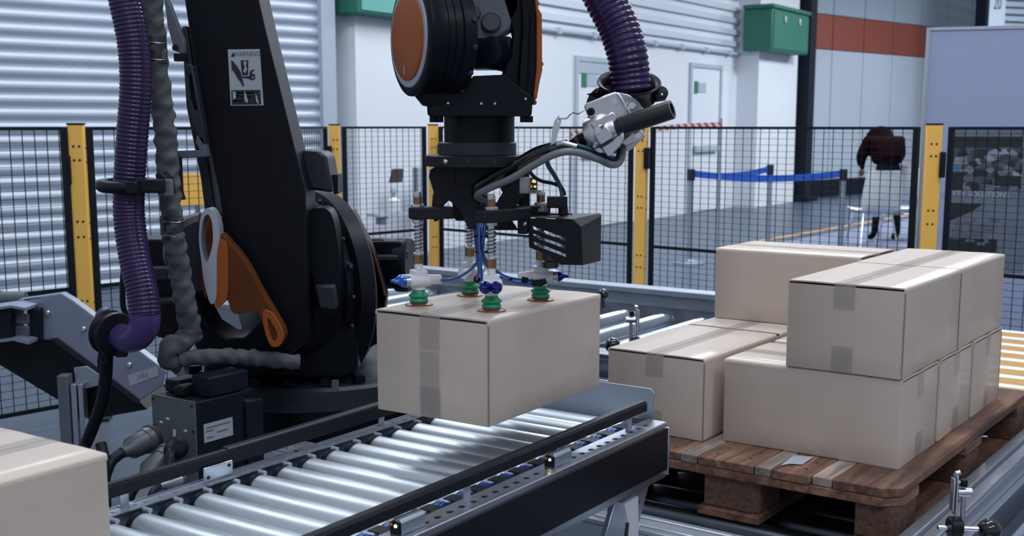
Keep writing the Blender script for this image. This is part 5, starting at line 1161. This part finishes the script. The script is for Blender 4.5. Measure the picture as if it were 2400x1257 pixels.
obj('zip_tie', MB().lathe(k_(1352, 340, Yk-.02), (.9, 0, .35), [(.016, 0), (.0175, .001), (.0175, .004), (.016, .005)], 20), BLACKG, tb)
tag(obj('plastic_tag', MB().prism([k_(1309, 270, Yk-.02), k_(1316, 283, Yk-.02), k_(1312, 300, Yk-.02), k_(1303, 325, Yk-.02), k_(1303, 372, Yk-.02), k_(1296, 360, Yk-.02), k_(1290, 345, Yk-.02), k_(1294, 305, Yk-.02), k_(1299, 285, Yk-.02)], (0, .001, 0), [[k_(1307, 284, Yk-.02), k_(1309, 280, Yk-.02), k_(1310, 284, Yk-.02), k_(1308, 289, Yk-.02)]]), mat('milky_plastic', (.50, .52, .54), .4)), 'long pointed milky plastic tag hanging on a wire left of the silver clamp', 'tag')
w1 = [k_(1309, 281, Yk-.02), k_(1322, 277, Yk-.02), k_(1332, 276, Yk-.02), k_(1340, 266, Yk-.02), k_(1356, 266, Yk-.01), k_(1370, 259, Yk)]
w2 = [k_(1314, 277, Yk-.02), k_(1326, 280, Yk-.02), k_(1334, 270, Yk-.02), k_(1345, 264, Yk-.02), k_(1354, 268, Yk-.01), k_(1370, 259, Yk)]
tag(obj('tie_wire', MB().tube(spline(w1, 6), .0006, 6).tube(spline(w2, 6), .0006, 6), MDARK), 'thin twisted wire between the plastic tag and the silver clamp', 'wire')

# ================================================================== inclined belt conveyor, far left
ic = thing('incline_conveyor', 'inclined belt conveyor with lilac grey side plate on the left', 'conveyor', pp(180, 1015, 4.55), 0)
h = lambda u, v, y=4.4: pp(u, v, y)
SIDE = mat('lilac_grey_side_plate', (.26, .30, .41), .42, .3)
obj('side_plate', MB().prism([h(50, 702), h(146, 689), h(168, 705), h(387, 872), h(380, 905), h(324, 942), h(228, 868), h(122, 794), h(96, 797), h(91, 727)], (0, .012, 0)), SIDE, ic, bev=.004)
obj('plate_edge', MB().prism([h(45, 702, 4.40), h(142, 688, 4.40), h(170, 704, 4.40), h(390, 870, 4.40), h(388, 874, 4.40), h(166, 708, 4.40), h(142, 692, 4.40), h(45, 706, 4.40)], (0, .05, 0)), ALU, ic)
for (u, v) in ((112, 734), (196, 772), (303, 856)): obj('plate_bolt', MB().lathe(h(u, v, 4.40), (0, -1, 0), [(.011, 0), (.011, .004), (.007, .008)], 14), CAST, ic)
obj('plate_label', MB().prism([h(300, 880, 4.399), h(370, 858, 4.399), h(372, 880, 4.399), h(304, 906, 4.399)], (0, -.001, 0)), RIMG, ic)
text('label_print', 'HV', .03, basis(h(336, 881, 4.396), h(372, 870)-h(300, 892), (0, 0, 1)), SIDE, ic, .0003)
obj('belt_underside', MB().prism([h(-60, 800, 4.42), h(120, 796, 4.42), h(228, 870, 4.42), h(330, 945, 4.42), h(345, 960, 4.42), h(205, 985, 4.42), h(160, 952, 4.42), h(-60, 820, 4.42)], (0, .30, 0)), BLACKP, ic)
obj('lower_rail', MB().prism([h(118, 796, 4.39), h(132, 792, 4.39), h(232, 866, 4.39), h(326, 938, 4.39), h(322, 948, 4.39), h(222, 872, 4.39)], (0, .03, 0)), DARKPL, ic)
obj('head_block', MB().prism([h(-60, 735, 4.3), h(26, 722, 4.3), h(26, 795, 4.3), h(-60, 802, 4.3)], (0, .12, 0)), NAVY, ic, bev=.004)
obj('head_block', MB().prism([h(63, 727, 4.36), h(92, 724, 4.36), h(93, 800, 4.36), h(68, 806, 4.36)], (0, .06, 0)), NAVY, ic, bev=.004)
for v in (736, 765): obj('cover_panel', MB().prism([h(27, v, 4.34), h(66, v+2, 4.34), h(66, v+25, 4.34), h(27, v+22, 4.34)], (0, .02, 0)), ROBGREY, ic, bev=.003)
obj('head_plate', MB().prism([h(-60, 728, 4.28), h(26, 716, 4.28), h(60, 722, 4.28), h(60, 728, 4.28), h(26, 722, 4.28), h(-60, 735, 4.28)], (0, .15, 0)).prism([h(-60, 805, 4.28), h(30, 793, 4.28), h(68, 800, 4.28), h(68, 808, 4.28), h(30, 799, 4.28), h(-60, 812, 4.28)], (0, .15, 0)), SIDE, ic)
obj('back_roller', MB().cyl(h(-50, 700, 4.6), h(60, 702, 4.6), .03).sphere(h(2, 692, 4.6), .02, 12), ROBGREY, ic)
lgp = h(182, 940, 4.38)
zf = 0
obj('leg', MB().box(lgp.x-.055, lgp.x-.015, 4.33, 4.385, 0, h(182, 860, 4.5).z), PRINTD, ic, bev=.003)
obj('leg', MB().box(lgp.x-.010, lgp.x+.012, 4.34, 4.385, 0, h(182, 880, 4.5).z).box(lgp.x+.018, lgp.x+.036, 4.34, 4.385, 0, h(182, 880, 4.5).z), ALU, ic, bev=.002)
obj('leg_bracket', MB().prism([h(172, 862, 4.38), h(203, 858, 4.38), h(234, 880, 4.38), h(230, 905, 4.38), h(178, 918, 4.38)], (0, .008, 0)), STEEL2, ic, bev=.003)
obj('bracket_bolt', MB().sphere(h(191, 905, 4.378), .009, 12), CAST, ic)
# finish: group duplicates etc.
bpy.context.view_layer.update()
